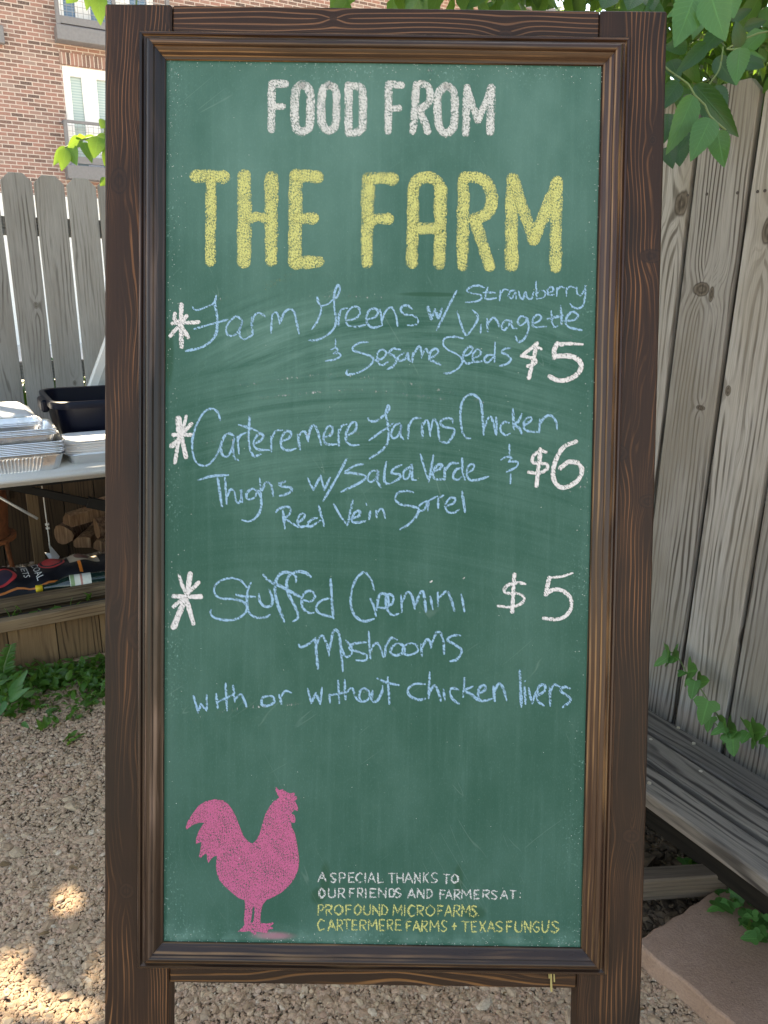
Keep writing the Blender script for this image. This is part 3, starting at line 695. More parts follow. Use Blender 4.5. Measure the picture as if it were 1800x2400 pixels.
word([(1542, 485, 1482, 488, 1430, 520, 1432, 548, 1500, 570, 1560, 590, 1580, 622, 1540, 670, 1462, 714, 1382, 726, 1386, 692)], A, w, C_BLUE, 'blue chalk capital S of Sesame')
word([(45, 602, 110, 585, 140, 546, 110, 520, 76, 550, 80, 612, 112, 632, 150, 610), (240, 520, 192, 515, 156, 545, 200, 570, 212, 600, 190, 640, 148, 662), (265, 547, 222, 575, 236, 602, 276, 586, 296, 546, 300, 592, 322, 604),
      (328, 612, 332, 540), (333, 565, 370, 500, 386, 512, 396, 580), (397, 565, 424, 515, 440, 545), (445, 582, 490, 566, 516, 532, 490, 515, 456, 540, 450, 590, 480, 606, 530, 630)], B, w, C_BLUE, 'blue chalk letters esame')
word([(690, 440, 620, 428, 562, 440, 548, 480, 580, 520, 640, 550, 680, 580, 682, 620, 650, 660, 592, 690, 555, 690), (690, 572, 740, 550, 762, 516, 736, 500, 700, 540, 690, 590, 720, 620, 764, 612), (765, 582, 810, 562, 820, 532, 792, 520, 762, 560, 772, 606, 832, 604),
      (915, 562, 872, 560, 842, 594, 870, 612, 915, 572), (922, 470, 921, 540, 918, 612), (1036, 510, 992, 515, 970, 540, 1010, 560, 1036, 590, 1010, 622, 950, 640)], B, w, C_BLUE, 'blue chalk word Seeds')
A = tf(380, 900, .31344); B = tf(860, 900, .3255); w = 5.8
word([(436, 270, 416, 212, 372, 185, 316, 210, 266, 290, 230, 400, 228, 500, 252, 580, 300, 610, 352, 600, 410, 530, 440, 462), (536, 386, 500, 370, 462, 400, 440, 470, 452, 530, 490, 540, 524, 480, 540, 392, 530, 470, 540, 550, 570, 570), (576, 520, 568, 450, 562, 392), (562, 440, 582, 388, 626, 365),
      (655, 235, 650, 340, 650, 440, 666, 510, 692, 540, 740, 525), (575, 305, 640, 325, 716, 352), (688, 450, 740, 420, 756, 386, 726, 370, 690, 420, 686, 462, 720, 490, 805, 494), ([818, 505, 815, 392], 7), (816, 420, 850, 352, 900, 346), (890, 432, 950, 402, 962, 362, 922, 355, 890, 420, 900, 480, 950, 496, 1000, 482),
      (1032, 490, 1022, 430, 1015, 376), (1018, 398, 1050, 355, 1074, 366, 1092, 432), (1092, 420, 1110, 332, 1140, 310, 1165, 362, 1190, 456), (1203, 402, 1260, 382, 1276, 332, 1246, 315, 1216, 360, 1206, 410, 1236, 450, 1304, 450), ([1322, 460, 1320, 342], 7), (1320, 372, 1346, 312, 1384, 300), (1374, 392, 1440, 352, 1452, 297, 1420, 290, 1382, 350, 1376, 420, 1410, 456, 1478, 455)], A, w, C_BLUE, 'blue chalk word Carteremere')
word([(8, 245, 26, 268, 70, 264, 118, 230, 138, 212), (140, 215, 162, 176, 152, 154, 136, 215, 150, 290, 155, 380, 140, 440, 92, 490, 20, 536), (15, 406, 100, 346, 190, 284), (236, 282, 200, 300, 176, 350, 182, 386, 212, 384, 240, 342, 246, 292, 242, 368, 262, 396), (295, 396, 300, 292), (300, 312, 332, 252, 388, 245),
      ([400, 386, 396, 282], 6.6), (398, 304, 430, 260, 446, 302, 456, 376), (456, 345, 480, 256, 510, 300, 520, 396), (620, 282, 610, 252, 562, 248, 526, 280, 562, 310, 622, 322, 624, 362, 580, 420, 524, 412)], B, w, C_BLUE, 'blue chalk word Farms')
word([(745, 392, 715, 388, 690, 350, 675, 270, 675, 180, 700, 105, 745, 75, 790, 90, 820, 130, 828, 190, 836, 270, 840, 366), (842, 325, 870, 250, 896, 240, 914, 300, 930, 366), (930, 240, 935, 352), (1022, 280, 986, 275, 960, 310, 970, 345, 1000, 370, 1032, 356), (1050, 178, 1054, 260, 1058, 328), (1116, 214, 1090, 270, 1062, 290, 1100, 322, 1116, 362),
      (1128, 302, 1180, 266, 1182, 240, 1146, 250, 1126, 300, 1150, 336, 1224, 346), (1240, 350, 1245, 252), (1244, 292, 1280, 240, 1326, 228, 1360, 270, 1370, 326)], B, w, C_BLUE, 'blue chalk word Chicken')
word([(270, 718, 370, 690, 496, 680), (415, 690, 432, 810, 450, 926), (470, 702, 478, 800, 484, 896), (485, 852, 510, 790, 540, 802, 552, 866, 576, 890, 592, 850, 590, 790, 600, 884), (716, 802, 672, 785, 632, 820, 642, 860, 690, 850, 718, 800, 740, 860, 736, 940, 700, 1000, 650, 1026, 598, 1018), (730, 706, 738, 780, 742, 856), (745, 802, 776, 740, 814, 752, 832, 842),
      (922, 730, 876, 745, 900, 765, 960, 775, 966, 800, 922, 826, 880, 836)], A, w, C_BLUE, 'blue chalk word Thighs')
word([(1090, 705, 1110, 750, 1132, 792), (1132, 792, 1185, 685), (1185, 685, 1212, 792), (1212, 792, 1256, 700), ([1380, 560, 1300, 710, 1206, 872], 6.6)], A, w, C_BLUE, 'second blue chalk w with a slash')
T2 = lambda *q: [(860 + q[i] * .3255, 900 + q[i + 1] * .3255) for i in range(0, len(q), 2)]
word([(1506, 600, 1442, 610, 1366, 660, 1420, 666, 1500, 680, 1522, 702, 1470, 742, 1340, 806)], A, w, C_BLUE, 'blue chalk capital S of Salsa')
word([(76, 622, 30, 630, 5, 680, 30, 706, 70, 670, 80, 628, 76, 700, 100, 742), (140, 560, 126, 640, 130, 710, 166, 716), (250, 582, 202, 605, 176, 640, 230, 650, 242, 672, 180, 712), (312, 592, 266, 630, 266, 680, 300, 670, 322, 582, 326, 680, 356, 692)], B, w, C_BLUE, 'blue chalk letters alsa')
word([(385, 505, 410, 592, 445, 702), (445, 702, 462, 610, 480, 510), (474, 632, 526, 610, 542, 582, 506, 585, 476, 640, 490, 682, 554, 686), (560, 690, 560, 602), (560, 632, 600, 575, 658, 570), (680, 602, 640, 620, 620, 670, 650, 690, 690, 662), (685, 535, 688, 620, 706, 690), (720, 642, 766, 610, 766, 577, 730, 590, 720, 650, 740, 690, 800, 690, 876, 665)], B, w, C_BLUE, 'blue chalk word Verde')
word([(1025, 435, 1026, 520), (965, 546, 1000, 526, 1040, 530, 1020, 560), (1020, 560, 1080, 560, 1082, 590, 1050, 612, 1005, 632), (1035, 650, 1033, 716)], B, 5, C_BLUE, 'blue chalk ampersand beside the six dollar price')
word([(850, 958, 880, 930, 940, 920, 962, 946, 942, 985, 904, 1000), (902, 940, 910, 1010, 918, 1082), (905, 1002, 960, 1032, 1018, 1072), (1010, 1042, 1060, 1002, 1062, 970, 1030, 980, 1012, 1030, 1032, 1066, 1084, 1062), (1160, 1002, 1122, 1010, 1086, 1050, 1112, 1066, 1182, 1020), (1170, 908, 1190, 980, 1212, 1062)], A, w, C_BLUE, 'blue chalk word Red')
word([(1285, 900, 1330, 980, 1385, 1056), (1385, 1056, 1405, 970, 1426, 870), (1414, 1012, 1470, 986, 1476, 950, 1442, 960, 1420, 1010, 1440, 1036, 1522, 1025), (1556, 952, 1548, 1010), ([1524, 892, 1530, 905], 4), (1604, 1000, 1600, 948), (1602, 975, 1626, 938, 1644, 934, 1658, 960, 1668, 1004)], A, w, C_BLUE, 'blue chalk word Vein')
word([(336, 780, 280, 770, 222, 785, 205, 830, 240, 865, 320, 880, 370, 900, 356, 950, 300, 1010, 240, 1046), (430, 842, 382, 870, 372, 910, 412, 905, 440, 850, 438, 916), (444, 842, 480, 820, 512, 808), (512, 892, 514, 822), (512, 826, 552, 800), (560, 882, 620, 860, 636, 826, 600, 820, 566, 870, 580, 920, 626, 926, 662, 905), (685, 772, 694, 840, 706, 922)], B, w, C_BLUE, 'blue chalk word Sorrel')
A = tf(380, 1320, .31344); B = tf(860, 1320, .3255)
word([(640, 192, 602, 140, 532, 112, 450, 125, 396, 170, 395, 225, 440, 262, 530, 268, 600, 285, 635, 320, 622, 370, 560, 415, 470, 425, 390, 405, 360, 372, 366, 350), (664, 145, 640, 210, 635, 300, 652, 370, 702, 405, 770, 405, 806, 385), (550, 235, 620, 248, 696, 250), (725, 230, 730, 282, 762, 320, 810, 320, 826, 270, 800, 195),
      ([912, 437, 880, 350, 850, 250, 845, 160, 870, 95, 912, 68, 970, 75, 1002, 108, 1000, 140], 7), ([978, 436, 1014, 410, 1006, 350, 950, 240, 930, 160, 952, 90, 1010, 65, 1070, 70, 1112, 102], 7), ([755, 85, 800, 130, 900, 180, 1030, 250], 7), (1044, 272, 1110, 285, 1142, 250, 1120, 210, 1076, 215, 1046, 260, 1050, 330, 1096, 370, 1142, 368), (1250, 262, 1190, 280, 1150, 330, 1180, 376, 1266, 402), ([1260, 118, 1268, 250, 1281, 412], 6.5)], A, w, C_BLUE, 'blue chalk word Stuffed')
word([(1586, 206, 1562, 120, 1510, 68, 1450, 120, 1415, 220, 1415, 330, 1450, 400, 1510, 434, 1584, 416)], A, w, C_BLUE, 'blue chalk capital C of Cremini')
word([([25, 256, 50, 312, 65, 380], 6.6), (68, 340, 85, 240, 116, 218, 150, 240, 155, 290, 130, 322, 80, 316), (142, 318, 180, 290, 190, 245, 160, 222, 138, 250, 142, 322, 180, 372, 232, 364), (252, 352, 245, 230), (250, 284, 290, 210, 322, 232, 345, 328), (346, 312, 380, 222, 406, 210, 426, 348), (455, 240, 476, 332), (510, 307, 510, 210), (512, 255, 570, 205, 600, 242, 630, 342), (680, 225, 702, 347)], B, 6.2, C_BLUE, 'blue chalk letters remini')
word([([455, 136, 468, 128], 4), ([694, 110, 700, 104], 4)], B, 4, C_WHITE, 'white chalk dots over Cremini')
word([(1022, 608, 1040, 628, 1100, 600, 1145, 560), ([1145, 560, 1152, 650, 1165, 787], 7), (1152, 625, 1180, 550, 1206, 550, 1236, 620, 1250, 692), (1250, 655, 1275, 530, 1300, 498, 1325, 540, 1340, 680, 1352, 808), (1340, 622, 1360, 680, 1384, 700, 1420, 672, 1412, 620, 1374, 578), (1526, 590, 1432, 602, 1402, 640, 1462, 660, 1530, 690, 1520, 726, 1448, 725), (1545, 508, 1550, 620, 1556, 716), (1560, 655, 1592, 600, 1622, 612, 1654, 704)], A, w, C_BLUE, 'blue chalk letters Mush')
word([(130, 672, 134, 592), (135, 604, 172, 540, 218, 550), (215, 580, 176, 610, 176, 650, 220, 662, 270, 632, 256, 590, 215, 580), (300, 578, 260, 610, 266, 650, 312, 660, 366, 630, 350, 585, 300, 578), (396, 668, 390, 582), (394, 614, 430, 550, 456, 570, 462, 608), (462, 594, 500, 500, 530, 505, 550, 562, 556, 652), (676, 520, 622, 520, 580, 550, 640, 590, 682, 630, 650, 690, 598, 706)], B, w, C_BLUE, 'blue chalk letters rooms')
word([(235, 990, 252, 1050, 270, 1117), (270, 1117, 290, 1050), (290, 1050, 335, 1102), (335, 1102, 335, 985), (404, 975, 415, 1082), (475, 897, 480, 1000, 486, 1102), (418, 1036, 470, 1012, 530, 985), (530, 915, 538, 980, 545, 1037), (545, 1022, 590, 980, 632, 1072)], A, w, C_BLUE, 'blue chalk word with')
word([(796, 994, 752, 1005, 745, 1055, 786, 1066, 836, 1042, 832, 1002, 796, 994), (892, 1052, 876, 985), (886, 1004, 920, 955, 966, 968)], A, w, C_BLUE, 'blue chalk word or')
word([(1090, 938, 1102, 990, 1116, 1048), (1116, 1048, 1150, 970), (1150, 970, 1182, 1052), (1182, 1052, 1196, 930), (1256, 1042, 1250, 976), (1315, 878, 1320, 960, 1325, 1047), (1250, 986, 1310, 978, 1382, 958), (1365, 873, 1368, 940, 1372, 1017), (1374, 972, 1420, 935, 1450, 1008, 1472, 1030), (1510, 934, 1476, 970, 1480, 1026, 1530, 1026, 1552, 976, 1510, 934)], A, w, C_BLUE, 'blue chalk letters witho')
word([(40, 918, 36, 985, 72, 992, 108, 925, 112, 882), (75, 830, 150, 860, 230, 878), (150, 820, 155, 910, 162, 1012)], B, w, C_BLUE, 'blue chalk letters ut')
word([(420, 870, 342, 870, 296, 910, 310, 955, 370, 982, 420, 975), (452, 783, 448, 880, 445, 972), (450, 935, 485, 880, 515, 930, 532, 992), (550, 908, 562, 987), (660, 910, 612, 900, 595, 930, 620, 980, 662, 1012), (702, 823, 698, 900, 692, 962), (762, 885, 702, 920, 750, 942, 802, 992), (802, 942, 850, 912, 847, 880, 812, 895, 800, 960, 830, 992, 902, 975), ([920, 992, 910, 888], 6.6), (915, 934, 945, 870, 976, 890, 1006, 987)], B, w, C_BLUE, 'blue chalk word chicken')
word([([1100, 773, 1106, 900, 1112, 1032], 7), (1134, 888, 1142, 1012), ([1137, 852, 1140, 846], 4), (1164, 898, 1174, 950, 1190, 1008), (1190, 1008, 1215, 925), (1216, 962, 1280, 916, 1276, 876, 1236, 890, 1224, 980, 1274, 1024), (1320, 1027, 1315, 888), (1318, 934, 1345, 875, 1390, 888), (1462, 902, 1420, 890, 1396, 920, 1450, 960, 1462, 992, 1408, 1037)], B, w, C_BLUE, 'blue chalk word livers')

# ---- white stars and prices
A = tf(380, 650, .31344); B = tf(860, 650, .3255)
word([([143, 207, 143, 360, 145, 520], 11), ([78, 345, 170, 340, 272, 335], 9), ([96, 272, 92, 310, 130, 335], 9), ([182, 290, 140, 345, 62, 438], 9.5), ([130, 345, 160, 390, 195, 448], 9.5)], A, 10, C_WHITE, 'white chalk star beside Farm Greens', 'asterisk')
A3 = tf(380, 900, .31344)
word([([122, 260, 128, 330, 138, 400], 15), ([180, 242, 160, 335], 8), ([218, 300, 150, 372], 10), ([85, 380, 225, 380], 10), ([138, 400, 105, 440, 72, 462], 12), ([130, 400, 112, 490, 97, 588], 8.5), ([146, 400, 162, 470, 178, 545], 11)], A3, 10, C_WHITE, 'white chalk star beside Carteremere', 'asterisk')
A5 = tf(380, 1320, .31344)
word([([125, 88, 150, 160, 180, 240], 7.5), ([210, 80, 200, 150, 185, 230], 12), ([272, 145, 190, 225], 9.5), ([85, 245, 190, 250, 290, 250], 11), ([180, 245, 85, 325], 9.5), ([172, 275, 130, 370, 88, 475], 15), ([182, 275, 208, 360, 234, 450], 11)], A5, 10, C_WHITE, 'white chalk star beside Stuffed', 'asterisk')
word([([1226, 475, 1170, 522, 1112, 565], 8), ([1112, 565, 1160, 575, 1212, 592, 1206, 622, 1155, 640], 8.5), ([1222, 475, 1205, 560, 1186, 640, 1165, 724], 10), ([1222, 500, 1256, 518], 7)], B, 9, C_WHITE, 'white chalk dollar sign of the top price', 'price')
word([([1372, 478, 1350, 520, 1348, 578], 12), ([1365, 485, 1450, 478, 1552, 483], 11, 5), ([1348, 575, 1392, 566, 1470, 570, 1528, 600, 1542, 650, 1500, 710, 1422, 742, 1362, 738, 1316, 714], 11.5)], B, 11, C_WHITE, 'white chalk figure 5 of the top price', 'price')
B4 = tf(860, 900, .3255)
word([([1290, 491, 1252, 482, 1204, 510, 1190, 560, 1240, 572, 1294, 580, 1294, 612, 1240, 640, 1165, 635], 8), ([1250, 470, 1240, 560, 1220, 732], 10.5)], B4, 9, C_WHITE, 'white chalk dollar sign of the six dollar price', 'price')
word([([1505, 415, 1422, 450, 1372, 520, 1342, 610, 1346, 690, 1390, 742, 1450, 738, 1520, 690, 1548, 622, 1520, 572, 1452, 562, 1392, 606], 10.5)], B4, 10, C_WHITE, 'white chalk figure 6', 'price')
B6 = tf(860, 1320, .3255)
word([([1140, 150, 1090, 140, 1022, 155, 990, 185, 1002, 215, 1080, 217, 1130, 245, 1112, 288, 1040, 315, 942, 308], 7.5), ([1062, 80, 1054, 200, 1047, 348], 9.5)], B6, 8, C_WHITE, 'white chalk dollar sign of the bottom price', 'price')
word([([1482, 70, 1402, 95, 1312, 105], 6.5), ([1312, 105, 1300, 160, 1286, 225], 9.5), ([1286, 225, 1342, 190, 1412, 200, 1464, 250, 1470, 320, 1432, 378, 1362, 404, 1272, 396], 9)], B6, 9, C_WHITE, 'white chalk figure 5 of the bottom price', 'price')

# ---- small capitals at the foot (stroke letters in a unit box, y down)
SF = {'A': [(0, 1, .5, 0, 1, 1), (.2, .65, .8, .65)], 'S': [(.95, .12, .5, 0, .08, .2, .5, .5, .95, .75, .5, 1, .05, .88)], 'P': [(.08, 1, .08, 0), (.08, .02, .7, .02, .95, .28, .6, .55, .1, .55)],
      'E': [(.08, 0, .08, 1), (.08, .02, .95, .02), (.08, .5, .8, .5), (.08, .98, .95, .98)], 'C': [(.95, .12, .5, 0, .05, .5, .4, 1, .95, .88)], 'I': [(.5, 0, .5, 1)], 'L': [(.1, 0, .1, 1), (.1, .98, .95, .95)],
      'T': [(.5, 0, .5, 1), (0, .02, 1, .02)], 'H': [(.08, 0, .08, 1), (.92, 0, .92, 1), (.08, .5, .92, .5)], 'N': [(.06, 1, .06, 0), (.06, 0, .94, 1), (.94, 1, .94, 0)], 'K': [(.1, 0, .1, 1), (.92, 0, .15, .55), (.3, .45, .95, 1)],
      'O': [(.5, 0, .08, .3, .08, .72, .5, 1, .92, .7, .92, .28, .5, 0)], 'U': [(.06, 0, .1, .75, .5, 1, .9, .75, .94, 0)], 'R': [(.08, 1, .08, 0), (.08, .02, .75, .05, .9, .28, .55, .52, .1, .52), (.35, .52, .95, 1)],
      'F': [(.1, 0, .1, 1), (.1, .02, .95, .02), (.1, .48, .75, .48)], 'D': [(.08, 0, .08, 1), (.08, .02, .6, .08, .95, .5, .6, .92, .08, .98)], 'M': [(.04, 1, .1, 0), (.1, 0, .5, .65), (.5, .65, .9, 0), (.9, 0, .96, 1)],
      'X': [(.05, 0, .95, 1), (.95, 0, .05, 1)], 'G': [(.95, .14, .5, 0, .06, .5, .45, 1, .92, .85, .92, .52), (.92, .55, .55, .55)], '+': [(.5, .2, .5, .8), (.15, .5, .85, .5)], ':': [(.5, .3, .5, .36), (.5, .8, .5, .86)], ',': [(.5, .85, .5, .95)]}
TF = tf(720, 2010, .3677)
def caps(spec, y0, y1, mat, label, ang=0.0, w=4.0):
    c = Chalk()
    for ch, x0, x1 in spec:
        for st in SF[ch]:
            q = []
            for i in range(0, len(st), 2):
                x = x0 + (x1 - x0) * st[i]; q += [x + rng.normal(0, 1.5), y0 + (y1 - y0) * st[i + 1] + rng.normal(0, 1.8) + (x - 70) * ang]
            c.stroke(TF(*q), w * rng.uniform(.85, 1.15), straight=ch in 'AEFHIKLMNTX+')
    return c.build('lettering', mat, label)
caps([('A', 68, 122)], 95, 152, C_WHITE2, 'small white capital A at the foot of the board')
caps([('S', 148, 185), ('P', 203, 245), ('E', 262, 300), ('C', 312, 352), ('I', 358, 380), ('A', 388, 432), ('L', 447, 487)], 97, 158, C_WHITE2, 'small white capitals SPECIAL')
caps([('T', 520, 560), ('H', 570, 615), ('A', 622, 668), ('N', 682, 722), ('K', 738, 775), ('S', 790, 830)], 97, 160, C_WHITE2, 'small white capitals THANKS')
caps([('T', 868, 908), ('O', 918, 962)], 108, 162, C_WHITE2, 'small white capitals TO')
caps([('O', 72, 115), ('U', 132, 182), ('R', 197, 242)], 196, 255, C_WHITE2, 'small white capitals OUR')
caps([('F', 268, 302), ('R', 320, 356), ('I', 362, 384), ('E', 400, 440), ('N', 452, 506), ('D', 522, 556), ('S', 562, 596)], 196, 252, C_WHITE2, 'small white capitals FRIENDS')
caps([('A', 640, 688), ('N', 700, 747), ('D', 760, 800)], 202, 256, C_WHITE2, 'small white capitals AND')
caps([('F', 843, 880), ('A', 882, 926), ('R', 935, 974), ('M', 982, 1048), ('E', 1062, 1098), ('R', 1118, 1162), ('S', 1172, 1212)], 205, 264, C_WHITE2, 'small white capitals FARMERS')
caps([('A', 1232, 1280), ('T', 1288, 1332), (':', 1345, 1368)], 208, 262, C_WHITE2, 'small white capitals AT')
caps([('P', 68, 108), ('R', 118, 160), ('O', 176, 228), ('F', 245, 285), ('O', 300, 346), ('U', 360, 404), ('N', 416, 464), ('D', 474, 514)], 300, 364, C_YEL, 'small yellow capitals PROFOUND', 0, 4.3)
caps([('M', 548, 606), ('I', 612, 632), ('C', 640, 686), ('R', 698, 742), ('O', 755, 812), ('F', 830, 868), ('A', 876, 924), ('R', 934, 976), ('M', 984, 1036), ('S', 1044, 1080), (',', 1086, 1100)], 303, 372, C_YEL, 'small yellow capitals MICROFARMS', 0, 4.3)
caps([('C', 65, 110), ('A', 132, 182), ('R', 190, 226), ('T', 232, 272), ('E', 284, 320), ('R', 335, 376), ('M', 388, 446), ('E', 458, 496), ('R', 510, 546), ('E', 560, 602)], 396, 462, C_YEL, 'small yellow capitals CARTERMERE', 0, 4.3)
caps([('F', 630, 664), ('A', 674, 720), ('R', 730, 768), ('M', 780, 842), ('S', 852, 890)], 402, 468, C_YEL, 'small yellow capitals FARMS', 0, 4.3)
caps([('+', 918, 958), ('T', 985, 1030), ('E', 1045, 1082), ('X', 1094, 1140), ('A', 1148, 1194), ('S', 1200, 1246)], 405, 472, C_YEL, 'small yellow plus sign and capitals TEXAS', 0, 4.3)
caps([('F', 1268, 1308), ('U', 1324, 1372), ('N', 1384, 1426), ('G', 1434, 1482), ('U', 1494, 1538), ('S', 1552, 1602)], 406, 474, C_YEL, 'small yellow capitals FUNGUS', 0, 4.3)
# ---- the rooster
rp = (1175,125,1215,165,1255,150,1300,185,1345,205,1385,195,1405,200,1400,235,1430,240,1432,270,1405,295,1428,338,1445,385,1440,420,1400,405,1375,430,1365,450,1400,470,1412,510,1408,560,1375,560,1355,550,1370,620,1405,690,1428,800,1447,920,1457,1030,1445,1130,1400,1240,1330,1330,1240,1410,1150,1460,1060,1500,1015,1555,1000,1610,990,1680,985,1740,992,1778,1070,1785,1140,1770,1150,1785,1100,1818,1140,1835,1140,1850,1080,1860,1075,1895,1040,1900,960,1885,930,1895,940,1915,910,1925,880,1895,850,1875,790,1885,710,1885,760,1842,795,1800,787,1740,796,1640,800,1550,795,1500,720,1475,640,1410,560,1340,490,1260,460,1180,447,1080,460,960,420,970,380,1010,355,1050,340,1000,335,940,310,940,275,975,260,990,240,970,260,880,270,790,240,805,205,825,205,760,230,680,280,590,310,560,240,560,160,590,90,645,80,610,110,530,170,440,240,350,320,300,430,275,540,290,600,340,650,410,700,510,740,620,780,720,840,790,890,815,940,770,980,690,1010,580,1050,450,1100,360,1150,300,1215,255,1190,210,1170,160)
T = tf(420, 1820, .1929)
hole = T(892, 1592, 915, 1580, 912, 1690, 898, 1772, 868, 1775, 884, 1690)
c = Chalk(); c.poly([T(*rp), hole]); c.build('rooster_drawing', C_PINK, 'pink chalk rooster standing in the lower corner')

# ---- smears and loose dust
C_SMW = chalk_mat('smeared_white', (.42, .46, .45), .56, .16, 300, .1); C_SMY = chalk_mat('smeared_yellow', (.36, .38, .16), .58, .14, 300, .3)
ID = lambda *q: [(q[i], q[i + 1]) for i in range(0, len(q), 2)]
for st, w_ in (((505, 706, 530, 698), 8), ((1318, 1152, 1350, 1146, 1376, 1138), 9), ((700, 702, 780, 694, 860, 696, 960, 700), 7), ((1300, 790, 1302, 830), 9), ((1338, 780, 1338, 880), 7), ((1010, 165, 1016, 182), 20), ((560, 905, 760, 880, 960, 900, 1150, 945), 10), ((600, 935, 820, 915, 1040, 935), 8), ((470, 1040, 640, 1020, 860, 1016), 8), ((440, 1690, 560, 1660, 700, 1650), 9)):
    word([(list(st), w_)], ID, 8, C_SMW, 'faint wiped white smear', 'chalk_smear')
for st, w_ in (((625, 672, 650, 656, 676, 650), 22), ((1165, 2195, 1290, 2198), 10)):
    word([(list(st), w_)], ID, 8, C_SMY, 'faint yellow smear', 'chalk_smear')
dv, df = [], []
def fleck(x, d, r, y=-.0007):
    a0 = rng.uniform(0, 6); b = len(dv)
    for k in range(4): dv.append((x + r * math.cos(a0 + k * 1.57) * rng.uniform(.5, 1.3), y, -d + r * math.sin(a0 + k * 1.57) * rng.uniform(.5, 1.3)))
    df.append((b, b + 1, b + 2, b + 3))
for _ in range(620):
    e = abs(rng.normal(0, .010)) + .0015; side = rng.choice(4, p=[.36, .2, .22, .22])
    if side == 0: x, d = PX0 + e, PD0 + rng.beta(.7, 1.4) * (PD1 - PD0)
    elif side == 1: x, d = PX1 - e, PD0 + rng.uniform(0, 1) * (PD1 - PD0)
    elif side == 2: x, d = PX0 + rng.uniform(0, 1) * (PX1 - PX0), PD0 + e
    else: x, d = PX0 + rng.uniform(0, 1) * (PX1 - PX0), PD1 - e * .6
    fleck(x, d, rng.uniform(.00025, .0008))
for _ in range(150): fleck(rng.uniform(PX0, PX1), rng.uniform(PD0, PD1), rng.uniform(.0002, .0007))
link('chalk_dust', mesh_np('chalk_dust', dv, df), plain('loose_chalk_dust', (.42, .47, .44), .95), panel)

# ================================================================== left: table and what is on and under it
M_TABLE = plain('speckled_plastic', (.66, .66, .64), .38, var=.05, scale=300, spec=.5)
M_BLACK = plain('black_steel', (.010, .010, .010), .5, var=.2, spec=.2); M_ROD = plain('bright_rod', (.75, .75, .74), .3, .3)
TT = .757
tb = thing('folding_table', 'white plastic folding table on black steel legs, foil pans along its front edge', 'table', L(-.2, 2.93, 0), ROTL)
m = MB(); m.box((0, .39, TT - .02), (1.83, .76, .04)); m.build('tabletop', M_TABLE, tb, bevel=.012, seg=3, smooth=True)
m = MB(); m.box((0, .39, TT - .052), (1.66, .62, .022)); m.build('under_frame', M_BLACK, tb)
def lp(x, y, n): q = on_plane(x, y, NL, n); return Vector((q @ DL + .2, n - 2.93, q[2]))
m = MB(); a = lp(36, 1142, 3.2); b = lp(255, 1187, 3.2)
dv = b - a; Mx = dv.to_track_quat('X', 'Z').to_matrix().to_4x4()
m.box((a + b) / 2, (dv.length + .1, .012, .032), Mx)
c_ = a + dv * .94; m.box(c_, (.13, .02, .045), Mx); m.build('leg_brace', M_BLACK, tb, bevel=.002)
for sx in (-.72, .83):
    m = MB()
    for y in (.12, .66): m.tube([(sx, y, TT - .05), (sx, y, .02)], .013, 10)
    m.tube([(sx, .12, .09), (sx, .66, .09)], .011, 10); m.build('leg', M_BLACK, tb, smooth=True)
m = MB(); a, b = lp(42, 1190, 3.45), lp(88, 1216, 3.45); m.tube([a - (b - a) * 1.3, b], .006, 8); m.build('support_rod', M_ROD, tb, smooth=True)

def foil_mat(name, tint=(.80, .80, .81), rough=.27, ribs=0):
    t = NT(name); c = t.coord(); nz = t.noise(c, 26, 4, .6, .6); x, y, z = t.sep(c)
    h = nz
    if ribs: h = t.add(nz, t.mul(t.math('SINE', t.mul(t.add(x, y), ribs)), 1.2))
    return t.done(t.bsdf(tint, t.add(rough, t.mul(nz, .15)), 1.0, .5, normal=t.bump(h, .55, .006)))
M_FOIL = foil_mat('crinkled_foil'); M_FOILR = foil_mat('ribbed_foil', ribs=430)
def rrect(w, d, r, n=5):
    p = []
    for cx, cy, a0 in ((w / 2 - r, d / 2 - r, 0), (-w / 2 + r, d / 2 - r, 90), (-w / 2 + r, -d / 2 + r, 180), (w / 2 - r, -d / 2 + r, 270)):
        for k in range(n + 1):
            a = math.radians(a0 + 90 * k / n); p.append((cx + r * math.cos(a), cy + r * math.sin(a)))
    return p
def loft(m, rings, cap0=True, cap1=True):
    n = len(rings[0]); v = [p for r in rings for p in r]; f = []
    for i in range(len(rings) - 1):
        for k in range(n): f.append((i * n + k, i * n + (k + 1) % n, (i + 1) * n + (k + 1) % n, (i + 1) * n + k))
    if cap0: f.append(tuple(reversed(range(n))))
    if cap1: f.append(tuple(range((len(rings) - 1) * n, len(rings) * n)))
    m.add(v, f)
def pan_mesh(name, w, d, h, slope=.82, r=.03, rim=.006):
    m = MB(); R0 = lambda W, D, z, rr: [(x, y, z) for x, y in rrect(W, D, rr)]
    b = slope
    rings = [R0(w * b, d * b, 0, r * .8), R0(w * (.97), d * (.97), h * .93, r), R0(w * .985, d * .98, h - .002, r), R0(w + .006, d + .006, h - .003, r * 1.2), R0(w + .009, d + .009, h, r * 1.2), R0(w + .006, d + .006, h + .0028, r * 1.2),
             R0(w * .985, d * .98, h + .001, r), R0(w * .97 - .002, d * .97 - .002, h * .92, r), R0(w * b - .002, d * b - .002, .0018, r * .8)]
    loft(m, rings); return m.mesh(name)
